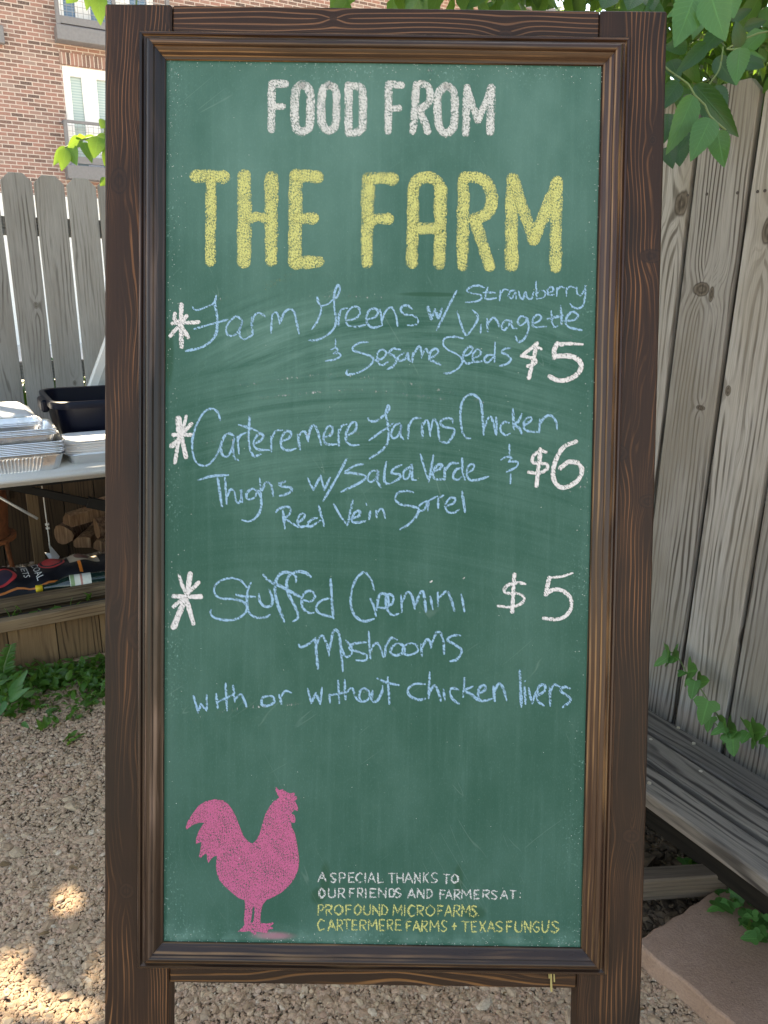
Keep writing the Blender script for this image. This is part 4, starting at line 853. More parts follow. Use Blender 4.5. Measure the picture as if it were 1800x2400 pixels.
def stack(me, label, group, u, n, z0, count, step, rot=0, jit=.002, labels=None, mat=None):
    out = []
    for k in range(count):
        o = link('foil_pan', me, mat or M_FOIL) if k == 0 else out[0].copy()
        if k: COL.objects.link(o)
        q = L(u + random.uniform(-jit, jit), n + random.uniform(-jit, jit), z0 + k * step)
        o.location = tuple(q); o.rotation_euler = (0, 0, ROTL + rot + random.uniform(-.006, .006))
        props(o, labels(k, count) if labels else label, 'foil pan', group); out.append(o)
    for p_ in me.polygons: p_.use_smooth = False
    return out
def nth(k): return ('first', 'second', 'third', 'fourth', 'fifth', 'sixth', 'seventh', 'eighth', 'ninth')[k]
big = pan_mesh('big_pan', .335, .235, .062, .86, .03)
def ribbed(name, w, d, h):
    m = MB(); rings = []
    def ring(W, D, z, amp):
        P = []
        def edge(a, b, nx, ny, n):
            for i in range(n):
                s = (i + .5) / n; q = amp * (1 if i % 2 else -1) if .18 < s < .82 else 0
                P.append((a[0] + (b[0] - a[0]) * s + nx * q, a[1] + (b[1] - a[1]) * s + ny * q, z))
        r = .022
        edge((-W / 2 + r, -D / 2), (W / 2 - r, -D / 2), 0, -1, 44); edge((W / 2, -D / 2 + r), (W / 2, D / 2 - r), 1, 0, 30); edge((W / 2 - r, D / 2), (-W / 2 + r, D / 2), 0, 1, 44); edge((-W / 2, D / 2 - r), (-W / 2, -D / 2 + r), -1, 0, 30)
        return P
    b = .86
    for k, z, a in ((b, 0, .0), (b + .01, .004, .0022), (.96, h * .86, .0022), (.97, h * .93, 0), (1.0, h - .003, 0), (1.025, h - .002, 0), (1.025, h + .001, 0), (.965, h * .93, 0), (b, .003, 0)): rings.append(ring(w * k, d * k, z, a))
    loft(m, rings); return m.mesh(name)
def lb(k, n): return 'bottom foil pan of the tall stack, its ribbed side standing on the table edge' if k == 0 else f'shiny foil pan rim in the lower stack, {nth(k)} up from its ribbed bottom pan'
rbp = link('foil_pan', ribbed('ribbed_pan', .335, .235, .058), M_FOIL); rbp.location = tuple(L(.195, 3.085, TT + .0005)); rbp.rotation_euler = (0, 0, ROTL); props(rbp, lb(0, 8), 'foil pan', 'large foil pans nested in the lower stack')
stack(big, None, 'large foil pans nested in the lower stack', .195, 3.085, TT + .0067, 7, .0062, labels=lambda k, n: lb(k + 1, n))
mid = pan_mesh('mid_pan', .300, .215, .040, .90, .028)
def lm(k, n): return ('medium foil pan resting in the lower stack, its shallow crinkled side showing', 'medium foil pan second in the upper nest, a thin bright rim', 'medium foil pan third in the upper nest, a thin bright rim', 'topmost medium foil pan, open and holding the small loaf pans')[k]
stack(mid, None, 'medium foil pans nested in the upper stack', .19, 3.09, TT + .062 + 7 * .0062 - .012, 4, .006, labels=lm)
sm = pan_mesh('loaf_pan', .185, .115, .034, .80, .02)
def ls(k, n): return ('lowest small loaf pan nested on the upper foil stack', 'middle small loaf pan nested on the upper foil stack', 'top small loaf pan, open and empty, on the upper foil stack')[k]
stack(sm, None, 'small loaf pans on the stack', .205, 3.075, TT + .062 + 7 * .0062 + .0235, 3, .0055, labels=ls)
# large covered roaster behind the stacks
rt = thing('covered_roasting_pan', 'big foil roasting pan under a pale cardboard lid behind the stacked pans', 'foil pan', L(.05, 3.40, TT), ROTL)
link('pan', pan_mesh('roaster', .52, .42, .135, .88, .035), M_FOIL, rt)
m = MB()
loft(m, [[(x, y, .139) for x, y in rrect(.525, .425, .04)], [(x, y, .144) for x, y in rrect(.525, .425, .04)], [(x, y, .172) for x, y in rrect(.45, .36, .05)]])
m.build('lid', plain('foil_board', (.78, .80, .84), .42, .35, var=.05), rt, bevel=.002)
# right: foil tray with a sheaf of white board lids
tr = link('foil_tray', pan_mesh('tray', .30, .20, .036, .88, .03), M_FOIL); tr.location = tuple(L(.525, 3.125, TT + .0005)); tr.rotation_euler = (0, 0, ROTL)
props(tr, 'shallow foil tray filled with white cardboard lids at the right end of the table', 'foil tray')
M_CARD = plain('white_card', (.80, .81, .82), .6, var=.04)
for k in range(16):
    m = MB(); cut = .05
    w, d = .285, .188
    poly = [(-w / 2 + cut, -d / 2), (w / 2 - cut, -d / 2), (w / 2, -d / 2 + cut * .6), (w / 2, d / 2 - cut * .6), (w / 2 - cut, d / 2), (-w / 2 + cut, d / 2), (-w / 2, d / 2 - cut * .6), (-w / 2, -d / 2 + cut * .6)]
    if k == 0:
        loft(m, [[(x, y, 0) for x, y in poly], [(x, y, .0022) for x, y in poly]]); o0 = o = m.build('cardboard_lid', M_CARD)
    else: o = o0.copy(); COL.objects.link(o)
    o.location = tuple(L(.515 + random.uniform(-.004, .004) - k * .0012, 3.125 + random.uniform(-.004, .004), TT + .034 + k * .0034)); o.rotation_euler = (random.uniform(-.006, .006), 0, ROTL + random.uniform(-.02, .02))
    props(o, 'topmost white cardboard lid of the sheaf, its whole face showing' if k == 15 else 'white cardboard lid within the sheaf in the shallow foil tray, only its edge showing', 'lid', None if k == 15 else 'lids stacked under the top one')
# navy tub
def tubring(w, d, z, r): return [(x, y, z) for x, y in rrect(w, d, r, 6)]
m = MB(); W_, D_, Hh = .62, .43, .210
loft(m, [tubring(W_ * .86, D_ * .84, 0, .06), tubring(W_ * .97, D_ * .96, Hh - .03, .065), tubring(W_ * .975, D_ * .965, Hh - .028, .065), tubring(W_ + .012, D_ + .012, Hh - .03, .07), tubring(W_ + .014, D_ + .014, Hh - .004, .07), tubring(W_ + .006, D_ + .006, Hh, .07), tubring(W_ * .965, D_ * .955, Hh - .002, .065), tubring(W_ * .955, D_ * .945, Hh - .035, .062), tubring(W_ * .85, D_ * .83, .005, .058)])
tub = m.build('tote_tub', plain('navy_plastic', (.0022, .0036, .012), .36, var=.1, spec=.25), smooth=True); tub.location = tuple(L(.675, 3.43, TT + .0005)); tub.rotation_euler = (0, 0, ROTL)
tub.data.set_sharp_from_angle(angle=math.radians(50))
props(tub, 'large open navy plastic tub at the back of the folding table', 'tub')
m = MB(); m.box((-W_ / 2 - .012, 0, Hh - .035), (.03, .14, .05)); m.build('handle', tub.data.materials[0], tub, bevel=.008)
# pale board leaning on the fence
def lq(x, y, n): q = on_plane(x, y, NL, n); return (q @ DL, q[2])
m = MB()
a, b = lq(208, 900, 3.665), lq(252, 778, 3.665)
sl_ = (b[0] - a[0]) / (b[1] - a[1]); xb = a[0] - sl_ * a[1]
Z0 = TT + .001; xb += sl_ * Z0; m.prism([(xb, Z0), (xb + .30, Z0), (xb + .30, Z0 + .55), (xb + sl_ * .55, Z0 + .55)], 0, .03)
lean = thing('display_board', 'pale slanting board standing on the folding table behind the navy tub', 'board', L(0, 3.665), ROTL)
m.build('panel', M_TABLE, lean, bevel=.008)
m = MB(); w2 = .05; m.prism([(xb + w2, Z0 + .02), (xb + .27, Z0 + .02), (xb + .27, Z0 + .5), (xb + w2 + sl_ * .48, Z0 + .5)], -.004, -.0005); m.build('recess', plain('grey_recess', (.40, .40, .38), .5), lean)

# ---- planter
PW = dict(base=(.19, .118, .062), line=(.075, .045, .025), dark=(.115, .070, .038), thin=(.55, 1.0), rough=.85, spec=.15, bump=.3, patch=.6, tone=.2, knotcol=(.03, .02, .012), fib=.35)
M_PW = wood('planter_pine', freq=60, warp=2.2, **PW); M_PWT = wood('planter_trim', freq=70, warp=1.0, **{**PW, 'base': (.235, .165, .10)})
pl = thing('planter_box', 'long weathered timber planter box with weeds at its foot, the charcoal bag behind it', 'planter', L(0, 2.87), ROTL)
for u0, u1 in ((-.86, -.74), (-.737, -.55), (-.547, -.36), (-.357, -.17), (-.167, -.02), (-.017, .0855), (.0885, .25), (.253, .405), (.408, .58), (.583, .75), (.753, .92)):
    plank('board', u1 - u0, .018, .235, M_PW, pl, ((u0 + u1) / 2, .022, .118), (0, 0, math.pi * random.randint(0, 1)))
plank('top_trim', .044, .038, 1.86, M_PWT, pl, (.02, .0, .232), (0, math.pi / 2, 0), bevel=.003, warp=.0015)
plank('bottom_trim', .040, .020, 1.30, M_PWT, pl, (.30, -.006, .021), (0, math.pi / 2, 0), bevel=.003)
plank('back_plank', .042, .055, 1.86, M_PWT, pl, (.02, .182, .232), (0, math.pi / 2, 0), bevel=.003, warp=.002)
plank('back_wall', .21, .018, 1.86, M_PW, pl, (.02, .195, .105), (0, math.pi / 2, 0))
m = MB(); m.box((.02, .095, .10), (1.84, .125, .2)); m.build('soil', plain('dark_soil', (.035, .026, .018), .95, var=.4, scale=60, bump=.8), pl)

# ---- charcoal bag behind the planter
def bag_pt(u, s):
    """u along the bag (m), s 0..1 round the near side, from the ground at the front over the top to the back"""
    e = abs(u - .29) / .47; th = math.pi * s
    w = .155 * (1 - .55 * max(0, e - .8) / .2 if e > .8 else 1); h = .255 * (1 - .5 * max(0, e - .72) / .28) * (1 + .03 * math.sin(u * 21) + .02 * math.sin(u * 47 + 1))
    c, q = math.cos(th), math.sin(th)
    return Vector((u, 3.375 - w * math.copysign(abs(c) ** .75, c) + .006 * math.sin(u * 33 + s * 9), .002 + h * abs(q) ** .8 + .004 * math.sin(u * 60 + s * 14) * q))
bag = thing('charcoal_bag', 'black charcoal bag lying behind the planter, printed in red, orange and white', 'bag', L(0, 0), ROTL)
NU, NS = 60, 22; v = []; f = []
for i in range(NU + 1):
    for k in range(NS + 1): v.append(bag_pt(-.18 + .94 * i / NU, k / NS))
for i in range(NU):
    for k in range(NS):
        a = i * (NS + 1) + k; f.append((a, a + NS + 1, a + NS + 2, a + 1))
f += [tuple(range(NS, -1, -1)), tuple(range(NU * (NS + 1), (NU + 1) * (NS + 1)))]
m = MB(); m.add(v, f)
m.build('sack', plain('black_woven_plastic', (.012, .0115, .015), .42, var=.25, scale=30, bump=.6, spec=.3), bag, smooth=True)
def on_bag(pts, off=.0015):
    out = []
    for u, s in pts:
        p = bag_pt(u, s); du = bag_pt(u + .004, s) - p; ds = bag_pt(u, min(1, s + .006)) - p
        n = ds.cross(du).normalized(); n = n if n.y < .2 or n.z > 0 else -n
        if n.z < 0 and s > .15: n = -n
        if n.y > 0 and s < .45: n = -n
        out.append(p + n * off)
    return out
def bag_patch(name, mat, u0, u1, s0, s1, shape='rect', nu=24, ns=8, off=.0015, curve=None, label=None):
    m = MB(); v = []; f = []
    for i in range(nu + 1):
        for k in range(ns + 1):
            a, b = i / nu, k / ns
            if shape == 'ell':
                r = a; th = 2 * math.pi * b
                v.append(((u0 + u1) / 2 + (u1 - u0) / 2 * r * math.cos(th), (s0 + s1) / 2 + (s1 - s0) / 2 * r * math.sin(th)))
            else: v.append((u0 + (u1 - u0) * a, s0 + (s1 - s0) * b + (curve(u0 + (u1 - u0) * a) if curve else 0)))
    for i in range(nu):
        for k in range(ns):
            a = i * (ns + 1) + k; f.append((a, a + ns + 1, a + ns + 2, a + 1))
    m.add(on_bag(v, off), f); return m.build(name, mat, bag, smooth=True, label=label)
M_ORG = plain('orange_print', (.75, .20, .03), .4); M_RED = plain('red_print', (.55, .045, .05), .4); M_WHT = plain('white_print', (.75, .75, .74), .45); M_TAN = plain('tan_print', (.45, .37, .28), .5)
bag_patch('orange_stripe', M_ORG, -.15, .42, .235, .252, curve=lambda u: .045 * math.sin((u - .05) * 7) + .06 * max(0, u - .25))
bag_patch('orange_stripe', M_ORG, .405, .418, .33, .47, nu=3)
bag_patch('red_badge', M_RED, .255, .36, .43, .60, 'ell', 6, 28, .0022); bag_patch('badge_ring', plain('dark_print', (.03, .02, .03), .4), .262, .353, .445, .585, 'ell', 5, 28, .003); bag_patch('badge_heart', M_RED, .27, .345, .46, .57, 'ell', 5, 28, .0038)
bag_patch('red_badge', M_RED, .03, .165, .31, .50, 'ell', 6, 28, .0022); bag_patch('badge_ring', plain('dark_print2', (.04, .03, .05), .4), .045, .15, .33, .48, 'ell', 5, 28, .003)
bag_patch('tan_panel', M_TAN, .375, .50, .46, .60, off=.0022); bag_patch('brown_mark', plain('brown_print', (.20, .09, .07), .5), .40, .46, .48, .57, 'ell', 4, 20, .003)
for du, ds, am in ((-.10, .26, .05), (-.06, .30, .06), (-.02, .22, .05)):
    bag_patch('flame_print', M_ORG, du, du + .075, ds, ds + .03, curve=lambda u, a=am, d=du: a * math.sin((u - d) * 38), off=.002)
def text_mesh(s, size):
    cu = bpy.data.curves.new('txt', 'FONT'); cu.body = s; cu.size = size; cu.resolution_u = 3
    o = bpy.data.objects.new('txt', cu); COL.objects.link(o); dg = bpy.context.evaluated_depsgraph_get()
    me = bpy.data.meshes.new_from_object(o.evaluated_get(dg)); bpy.data.objects.remove(o); bpy.data.curves.remove(cu); return me
def bag_text(s, u, s0, size, squeeze=1.0, name='lettering'):
    me = text_mesh(s, size); bm = bmesh.new(); bm.from_mesh(me); bmesh.ops.triangulate(bm, faces=bm.faces[:])
    bmesh.ops.subdivide_edges(bm, edges=[e for e in bm.edges if e.calc_length() > size * .3], cuts=1)
    bmesh.ops.triangulate(bm, faces=bm.faces[:])
    S = .40                                             # metres of surface from s=0 to s=1
    pts = [(u + q.co.y * squeeze + (q.co.x) * .10, s0 - q.co.x / S * .72) for q in bm.verts]
    for q, p in zip(bm.verts, on_bag(pts, .0026)): q.co = p
    bm.to_mesh(me); bm.free(); me.materials.clear(); return link(name, me, M_WHT, bag, label='white printed word ' + s)
bag_text('CHARCOAL', .215, .765, .044, .85); bag_text('BRIQUETS', .172, .745, .042, .85); bag_text('natural briquets', .150, .66, .016, 1.0)

# ---- bottle lying between bag and planter
bt = thing('wine_bottle', 'dark green bottle with a pale label and yellow cap lying against the charcoal bag', 'bottle', mat=Matrix.Translation(Vector(L(.225, 3.178, .205))) @ Matrix.Rotation(ROTL, 4, 'Z') @ Matrix.Rotation(math.radians(-4), 4, 'Z') @ Matrix.Rotation(math.radians(90), 4, 'Y'))
def glass_bottle():
    t = NT('dark_bottle_glass'); return t.done(t.bsdf((.008, .022, .018), .06, 0, .6))
m = MB(); m.lathe([(0, .30), (.030, .298), (.036, .29), (.037, .27), (.037, .12), (.033, .10), (.020, .075), (.0145, .06), (.0135, .012), (.0, .012)], 28); m.build('body', glass_bottle(), bt, smooth=True)
m = MB(); m.lathe([(0, -.002), (.0155, -.001), (.016, .002), (.016, .024), (.0, .024)], 20); m.build('cap', plain('yellow_cap', (.75, .52, .03), .4), bt, smooth=True)
m = MB(); m.lathe([(.0374, .125), (.0376, .126), (.0376, .205), (.0374, .206)], 28); lab = m.build('label', plain('cream_label', (.60, .62, .55), .6), bt, smooth=True)
m = MB(); m.lathe([(.0378, .128), (.0379, .129), (.0379, .142), (.0378, .143)], 28); m.build('green_band', plain('green_band', (.22, .33, .16), .6), lab, smooth=True)
m = MB(); m.lathe([(.0378, .165), (.0379, .166), (.0379, .172), (.0378, .173)], 28); m.build('red_line', plain('faded_red', (.42, .2, .17), .6), lab, smooth=True)
# it rests on the planter's back plank: plank top .254, bottle radius .037
bt.location.z = .247; bt.location.x, bt.location.y = L(.218, 3.13)[:2]

# ---- firewood
def log_mats():
    t = NT('bark'); x, y, z = t.sep(t.coord()); w = t.noise(t.vec(t.mul(x, 60), t.mul(y, 60), t.mul(z, 9)), 1, 4, .65, .5)
    a = t.done(t.bsdf(t.ramp(w, [(.25, (.035, .018, .012)), (.5, (.13, .07, .045)), (.75, (.27, .18, .12))]), .9, 0, .1, normal=t.bump(w, .9, .01)))
    t = NT('split_wood'); x, y, z = t.sep(t.coord()); w = t.noise(t.vec(t.mul(x, 90), t.mul(y, 90), t.mul(z, 7)), 1, 4, .6, .3)
    b = t.done(t.bsdf(t.ramp(w, [(.3, (.13, .065, .036)), (.6, (.29, .165, .095)), (.8, (.42, .28, .18))]), .85, 0, .15, normal=t.bump(w, .6, .006)))
    return a, b
M_BARK, M_SPLIT = log_mats()
def log(name_label, px, py, n, r, length, kind, tilt=0.0, yaw=-100, label_split=None):
    q = on_plane(px, py, NL, n)
    t_ = thing('firewood_log', name_label, 'firewood', q, ROTL + math.radians(yaw), 'firewood logs under the table')
    m = MB(); k = 14; rings = []; ph = random.random() * 9
    def prof(a):
        rr = r * (1 + .10 * math.sin(3 * a + ph) + .05 * math.sin(7 * a + ph * 2))
        x, z = rr * math.cos(a), rr * math.sin(a)
        if kind == 'split': z = max(z, -.15 * r); x = min(x, .55 * r)
        return x, z
    pr = [prof(2 * math.pi * i / k) for i in range(k)]
    for j in range(7): rings.append([(x * (1 + .04 * math.sin(j * 2 + ph + i)), j * length / 6, z * (1 + .04 * math.cos(j * 1.7 + i))) for i, (x, z) in enumerate(pr)])
    me = MB(); loft(me, rings, False, False); me.build('bark', M_BARK if kind == 'round' else M_SPLIT, t_, bevel=0)
    e = MB(); e.add([(0, -.0005, 0)] + [(x, 0, z) for x, _, z in rings[0]], [(0, 1 + i, 1 + (i + 1) % k) for i in range(k)]); e.build('cut_end', M_SPLIT, t_); e = MB(); e.add([(0, length + .0005, 0)] + [(x, length, z) for x, _, z in rings[-1]], [(0, 1 + (i + 1) % k, 1 + i) for i in range(k)])
    e.build('cut_end', M_SPLIT, t_)
    t_.rotation_euler = Euler((tilt, 0, ROTL + math.radians(yaw)))
    return t_
log('pale split log lying across the others, pointing left out of the pile', 160, 1229, 3.80, .055, .42, 'split', .05, -72)
log('dark log with flaking bark low at the left end of the pile', 148, 1254, 3.88, .05, .36, 'round', 0, -38)
log('short squared log standing out at the front of the pile, its cut face towards us', 199, 1280, 3.72, .052, .36, 'split', 0, -28)
log('pale thick log on top of the pile beside the stile', 214, 1203, 3.86, .062, .42, 'split', .06, -80)
log('reddish dark barked log second from the top of the pile', 226, 1240, 3.70, .050, .40, 'round', .02, -84)
log('split log at the bottom right of the pile against the ground', 232, 1288, 3.66, .050, .40, 'split', 0, -70)
log('hidden round log at the back of the pile by the fence', 250, 1236, 3.98, .055, .40, 'round', 0, -85)

# ---- low brown boarding in front of the back fence, under the table
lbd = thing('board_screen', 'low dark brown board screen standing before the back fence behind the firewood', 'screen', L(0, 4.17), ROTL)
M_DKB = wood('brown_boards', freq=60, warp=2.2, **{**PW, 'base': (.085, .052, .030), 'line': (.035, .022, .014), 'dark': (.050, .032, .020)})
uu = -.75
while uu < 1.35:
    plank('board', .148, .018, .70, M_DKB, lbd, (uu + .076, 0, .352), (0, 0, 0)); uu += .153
plank('crosspiece', .055, .022, .95, M_DKB, lbd, (-.25, -.021, .39), (0, math.pi / 2, 0))
# ---- stake, cord, bracket, paper, rusty burner
plank_st = plank('wooden_stake', .052, .03, .62, M_PW, None, L(.318, 4.075, .31), (math.radians(0), 0, ROTL), bevel=.002)
props(plank_st, 'short brown wooden stake standing by the back fence under the table', 'stake')
m = MB(); pts = [on_plane(x, y, NL, 3.6) for x, y in ((92, 1085), (97, 1131), (103, 1175), (110, 1228), (113, 1250), (117, 1284))]
m.tube([tuple(p) for p in pts], .0028, 7)
for x, y in ((110.5, 1229), (112, 1238)): 
    q = on_plane(x, y, NL, 3.6); m.tube([tuple(q + DL * -.008), tuple(q + DL * .008)], [.005, .006], 8)
cord = m.build('knotted_cord', plain('white_cord', (.70, .69, .66), .7), smooth=True); props(cord, 'thin white knotted cord hanging under the table in front of the stake', 'cord')
br = MB(); q0 = on_level(128, 1322, .004); yv = DL
a = [q0 + DL * -.055 + NL * .06 + np.array([0, 0, .13]), q0 + DL * -.005 + NL * .02 + np.array([0, 0, .10]), q0 + DL * .05 + NL * -.02 + np.array([0, 0, .012]), q0 + DL * -.01 + NL * -.03 + np.array([0, 0, 0.004])]
bpts = [on_plane(x, y, NL, 3.62) for x, y in ((105, 1296), (118, 1297), (117, 1281), (142, 1309), (128, 1324), (124, 1322))]
off = [0, .0, .05, .03, -.02, -.03]
vv = [tuple(p + NL * o) for p, o in zip(bpts, off)] + [tuple(p + NL * (o + .006)) for p, o in zip(bpts, off)]
br.add(vv, [(0, 1, 4, 5), (1, 2, 3, 4), (6, 11, 10, 7), (7, 10, 9, 8)] + [(i, (i + 1) % 6, (i + 1) % 6 + 6, i + 6) for i in range(6)])
bo = br.build('plastic_bracket', M_WHITE); props(bo, 'white folded plastic bracket lit by the sun at the foot of the stake', 'bracket')
pm = MB(); g = [on_level(x, y, .013) for x, y in ((128, 1292), (152, 1293), (186, 1281), (187, 1273), (160, 1281), (126, 1284))]
pm.add([tuple(p) for p in g] + [tuple(p + np.array([0, 0, .003 + .004 * (i % 2)])) for i, p in enumerate(g)], [(0, 1, 4, 5), (1, 2, 3, 4), (6, 11, 10, 7), (7, 10, 9, 8)] + [(i, (i + 1) % 6, (i + 1) % 6 + 6, i + 6) for i in range(6)])
po = pm.build('paper_strip', plain('dirty_paper', (.55, .56, .60), .8)); props(po, 'crumpled white paper strip lying on the gravel before the logs', 'paper')
rb = thing('rusty_fire_pot', 'rusty orange brown fire pot on legs in the shade under the table', 'fire pot', L(.05, 3.72, 0), ROTL)
M_RUST = plain('rusted_iron', (.26, .085, .032), .85, .2, var=.45, scale=14, bump=.5)
m = MB(); m.lathe([(0, .315), (.13, .315), (.135, .32), (.128, .34), (.138, .44), (.138, .52), (.128, .57), (.10, .60), (0, .60)], 22); m.build('pot', M_RUST, rb, smooth=True)
m = MB(); m.lathe([(.137, .30), (.158, .30), (.158, .316), (.137, .316)], 22); m.build('rim', M_RUST, rb)
for a in (25, 145, 265):
    m = MB(); c_, s_ = math.cos(math.radians(a)), math.sin(math.radians(a)); m.tube([(.12 * c_, .12 * s_, .305), (.15 * c_, .15 * s_, 0)], .011, 8); m.build('leg', M_RUST, rb)
# green hose / cable on the ground by the fence
m = MB(); gp = [on_level(x, y, .012) for x, y in ((-40, 1268), (20, 1272), (60, 1266), (85, 1256), (90, 1240))]
C_ = catmull([tuple(p) for p in gp], .03); m.tube([tuple(p) for p in C_], .007, 8)
ho = m.build('garden_hose', plain('dark_green_hose', (.02, .045, .04), .45), smooth=True); props(ho, 'dark green hose curling on the ground by the back fence', 'hose')

# ================================================================== right: bench, slab
BW_ = dict(base=(.150, .136, .120), line=(.030, .027, .025), dark=(.078, .073, .069), thin=(.42, 1.0), rough=.85, spec=.12, fine=.5, bump=.6, patch=.6, tone=.15, gap=.30, knotcol=(.03, .025, .022), fib=.4)
M_BEN = wood('weathered_bench_wood', freq=50, warp=2.6, **BW_)
M_BENS = wood('bench_underframe', freq=70, warp=1.2, **{**BW_, 'base': (.15, .115, .09), 'dark': (.10, .08, .06), 'line': (.06, .045, .035)})
ZB = .40
bn = thing('garden_bench', 'low weathered grey plank bench standing against the side fence behind the stone slab', 'bench', R(0, 1.198), ROTR)
for k in range(3):
    plank('seat_plank', .0805, .038, 2.05, M_BEN, bn, (-.43, .043 + k * .0945, ZB - .019 - (.002, 0, .003)[k]), (0, math.pi / 2, math.pi / 2 if False else 0), bevel=.004, warp=.0012).rotation_euler = Euler((0, math.pi / 2, 0)).to_matrix().to_euler()
for o in [c for c in bn.children if c.name.startswith('seat_plank')]:
    o.rotation_euler = (Matrix.Rotation(math.pi / 2, 3, 'Y') @ Matrix.Rotation(math.pi / 2, 3, 'Z')).to_euler()
sm_ = MB()
for x, y in ((1590, 1705), (1525, 1733), (1626, 1742), (1642, 1808), (1522, 1835)):
    q = on_level(x, y, ZB) - R(0, 1.198); q = (q @ DR, q @ NR)
    sm_.tube([(q[0], q[1], ZB - .002), (q[0], q[1], ZB + .0012)], .0042, 10)
sm_.build('screw', plain('steel_screw', (.45, .42, .36), .4, .6), bn)
for u in (-1.28, .28):
    for n in (.03, .245): plank('leg', .06, .038, ZB - .042, M_BENS, bn, (u, n, (ZB - .042) / 2))
    plank('cross_bar', .05, .036, .20, M_BENS, bn, (u + .05, .138, ZB - .066), (math.pi / 2, 0, 0))
qa, qb = on_level(1470, 2086, .05), on_level(1775, 2066, .05); la = [(q - R(0, 1.198)) for q in (qa, qb)]
a, b = [Vector((q @ DR, q @ NR, .065)) for q in la]
o = plank('stretcher', .062, .046, (b - a).length, M_BENS, bn, (a + b) / 2, bevel=.004); 
zax = (b - a).normalized(); xax = Vector((0, 0, 1)); yax = zax.cross(xax); o.rotation_euler = Matrix((xax, yax, zax)).transposed().to_euler()
plank('shade_board', .24, .02, 2.0, wood('shade_board_wood', freq=60, **{**BW_, 'base': (.022, .018, .014), 'dark': (.014, .012, .010), 'line': (.01, .008, .007)}), bn, (-.43, .262, .205), (0, math.pi / 2, 0))  # added near-black board that deepens the shade under the seat
# flagstone
def slab_mat():
    t = NT('pink_sandstone'); c = t.coord(); n1 = t.noise(c, 5, 4, .6); n2 = t.noise(c, 220, 4, .7); n3 = t.voro(c, 26)
    col = t.mix(t.smooth(n1, .3, .7), (.36, .225, .155), (.46, .305, .23)); col = t.mix(t.smooth(n2, .3, .7, 0, .4), col, (.16, .11, .09))
    col = t.mix(t.smooth(n3, .07, .04, 0, .6), col, (.05, .035, .03))
    return t.done(t.bsdf(col, .88, 0, .2, normal=t.bump(t.add(n2, n1), .35, .004)))
c0 = on_level(1489, 2206, .052); e1 = np.array([.842, .540, 0]); e2 = np.array([.556, -.831, 0])
m = MB(); S_ = .44; n_ = 14
pts = []
for k in range(n_): pts.append(e1 * (S_ * k / n_))
for k in range(n_): pts.append(e1 * S_ + e2 * (S_ * k / n_))
for k in range(n_): pts.append(e1 * (S_ * (1 - k / n_)) + e2 * S_)
for k in range(n_): pts.append(e2 * (S_ * (1 - k / n_)))
pts = [p + rng.normal(0, .0018, 3) * [1, 1, 0] for p in pts]
ring = lambda z, k: [tuple(np.array([0, 0, z]) + (p - (e1 + e2) * S_ / 2) * k) for p in pts]
loft(m, [ring(0, 1.0), ring(.045, 1.0), ring(.050, .992), ring(.052, .975)])
o = m.build('stone_slab', slab_mat()); ce = c0 + (e1 + e2) * S_ / 2; o.location = (ce[0], ce[1], .001)
props(o, 'square pinkish sandstone slab lying on the gravel in front of the bench', 'paving slab')

# ================================================================== foliage
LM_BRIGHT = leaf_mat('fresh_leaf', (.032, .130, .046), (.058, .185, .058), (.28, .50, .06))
LM_DEEP = leaf_mat('shade_dark_leaf', (.008, .040, .012), (.020, .078, .022), (.15, .32, .03), tr=.26)  # darker leaf copy: deep shadow within the foliage put into the colour
LM_IVY = leaf_mat('ivy_leaf', (.040, .150, .036), (.070, .215, .050), (.22, .42, .06), rough=.5, tr=.25)
LM_WEED = leaf_mat('weed_leaf', (.04, .12, .022), (.085, .21, .04), (.25, .45, .05), veins=False)
M_TWIG = plain('green_twig', (.13, .19, .07), .6); M_BARKT = bpy.data.materials['bark']
def leaf_grid(rows, prof, fold=.25, droop=.25, serr=0.0):
    """unit leaf along +Y, normal +Z"""
    V = []; U = []
    for i, t in enumerate(rows):
        w = prof(t)
        for c in (-1, 0, 1):
            ww = w * (1 + (serr if i % 2 else -serr) * abs(c))
            V.append((c * ww, t, abs(c) * w * fold - droop * t * t)); U.append((.5 + .5 * c, t))
    F = []
    for i in range(len(rows) - 1):
        for c in (0, 1): a = 3 * i + c; F.append((a, a + 1, a + 4, a + 3))
    return np.array(V), np.array(F), np.array(U)
def ovate(t): return .34 * (math.sin(math.pi * min(1, t ** .72)) ** .85) * (1 - .12 * t) + .002
HERO = leaf_grid(np.linspace(0, 1, 27), ovate, .22, .16, .035)
SMALL = leaf_grid([0, .18, .45, .75, 1], ovate, .25, .25)
TINY = leaf_grid([0, .35, 1], lambda t: .30 * math.sin(math.pi * min(1, t ** .8)) + .01, .2, .2)
def leaves(name, P, D, N, S, tmpl, mat, parent=None, wide=None, **k):
    """P base points, D directions, N normals, S lengths"""
    V0, F0, U0_ = tmpl; P, D, N, S = map(np.asarray, (P, D, N, S))
    D = D / np.linalg.norm(D, axis=1)[:, None]; X = np.cross(D, N); X /= np.linalg.norm(X, axis=1)[:, None] + 1e-9; Z = np.cross(X, D)
    wd = np.ones(len(P)) if wide is None else np.asarray(wide)
    V = P[:, None] + S[:, None, None] * (V0[None, :, 0:1] * wd[:, None, None] * X[:, None] + V0[None, :, 1:2] * D[:, None] + V0[None, :, 2:3] * Z[:, None])
    n = len(P); kk = len(V0); F = (F0[None] + (np.arange(n) * kk)[:, None, None]).reshape(-1, 4)
    return link(name, mesh_np(name, V.reshape(-1, 3), F, uv=np.tile(U0_, (n, 1)), smooth=True), mat, parent, **k)
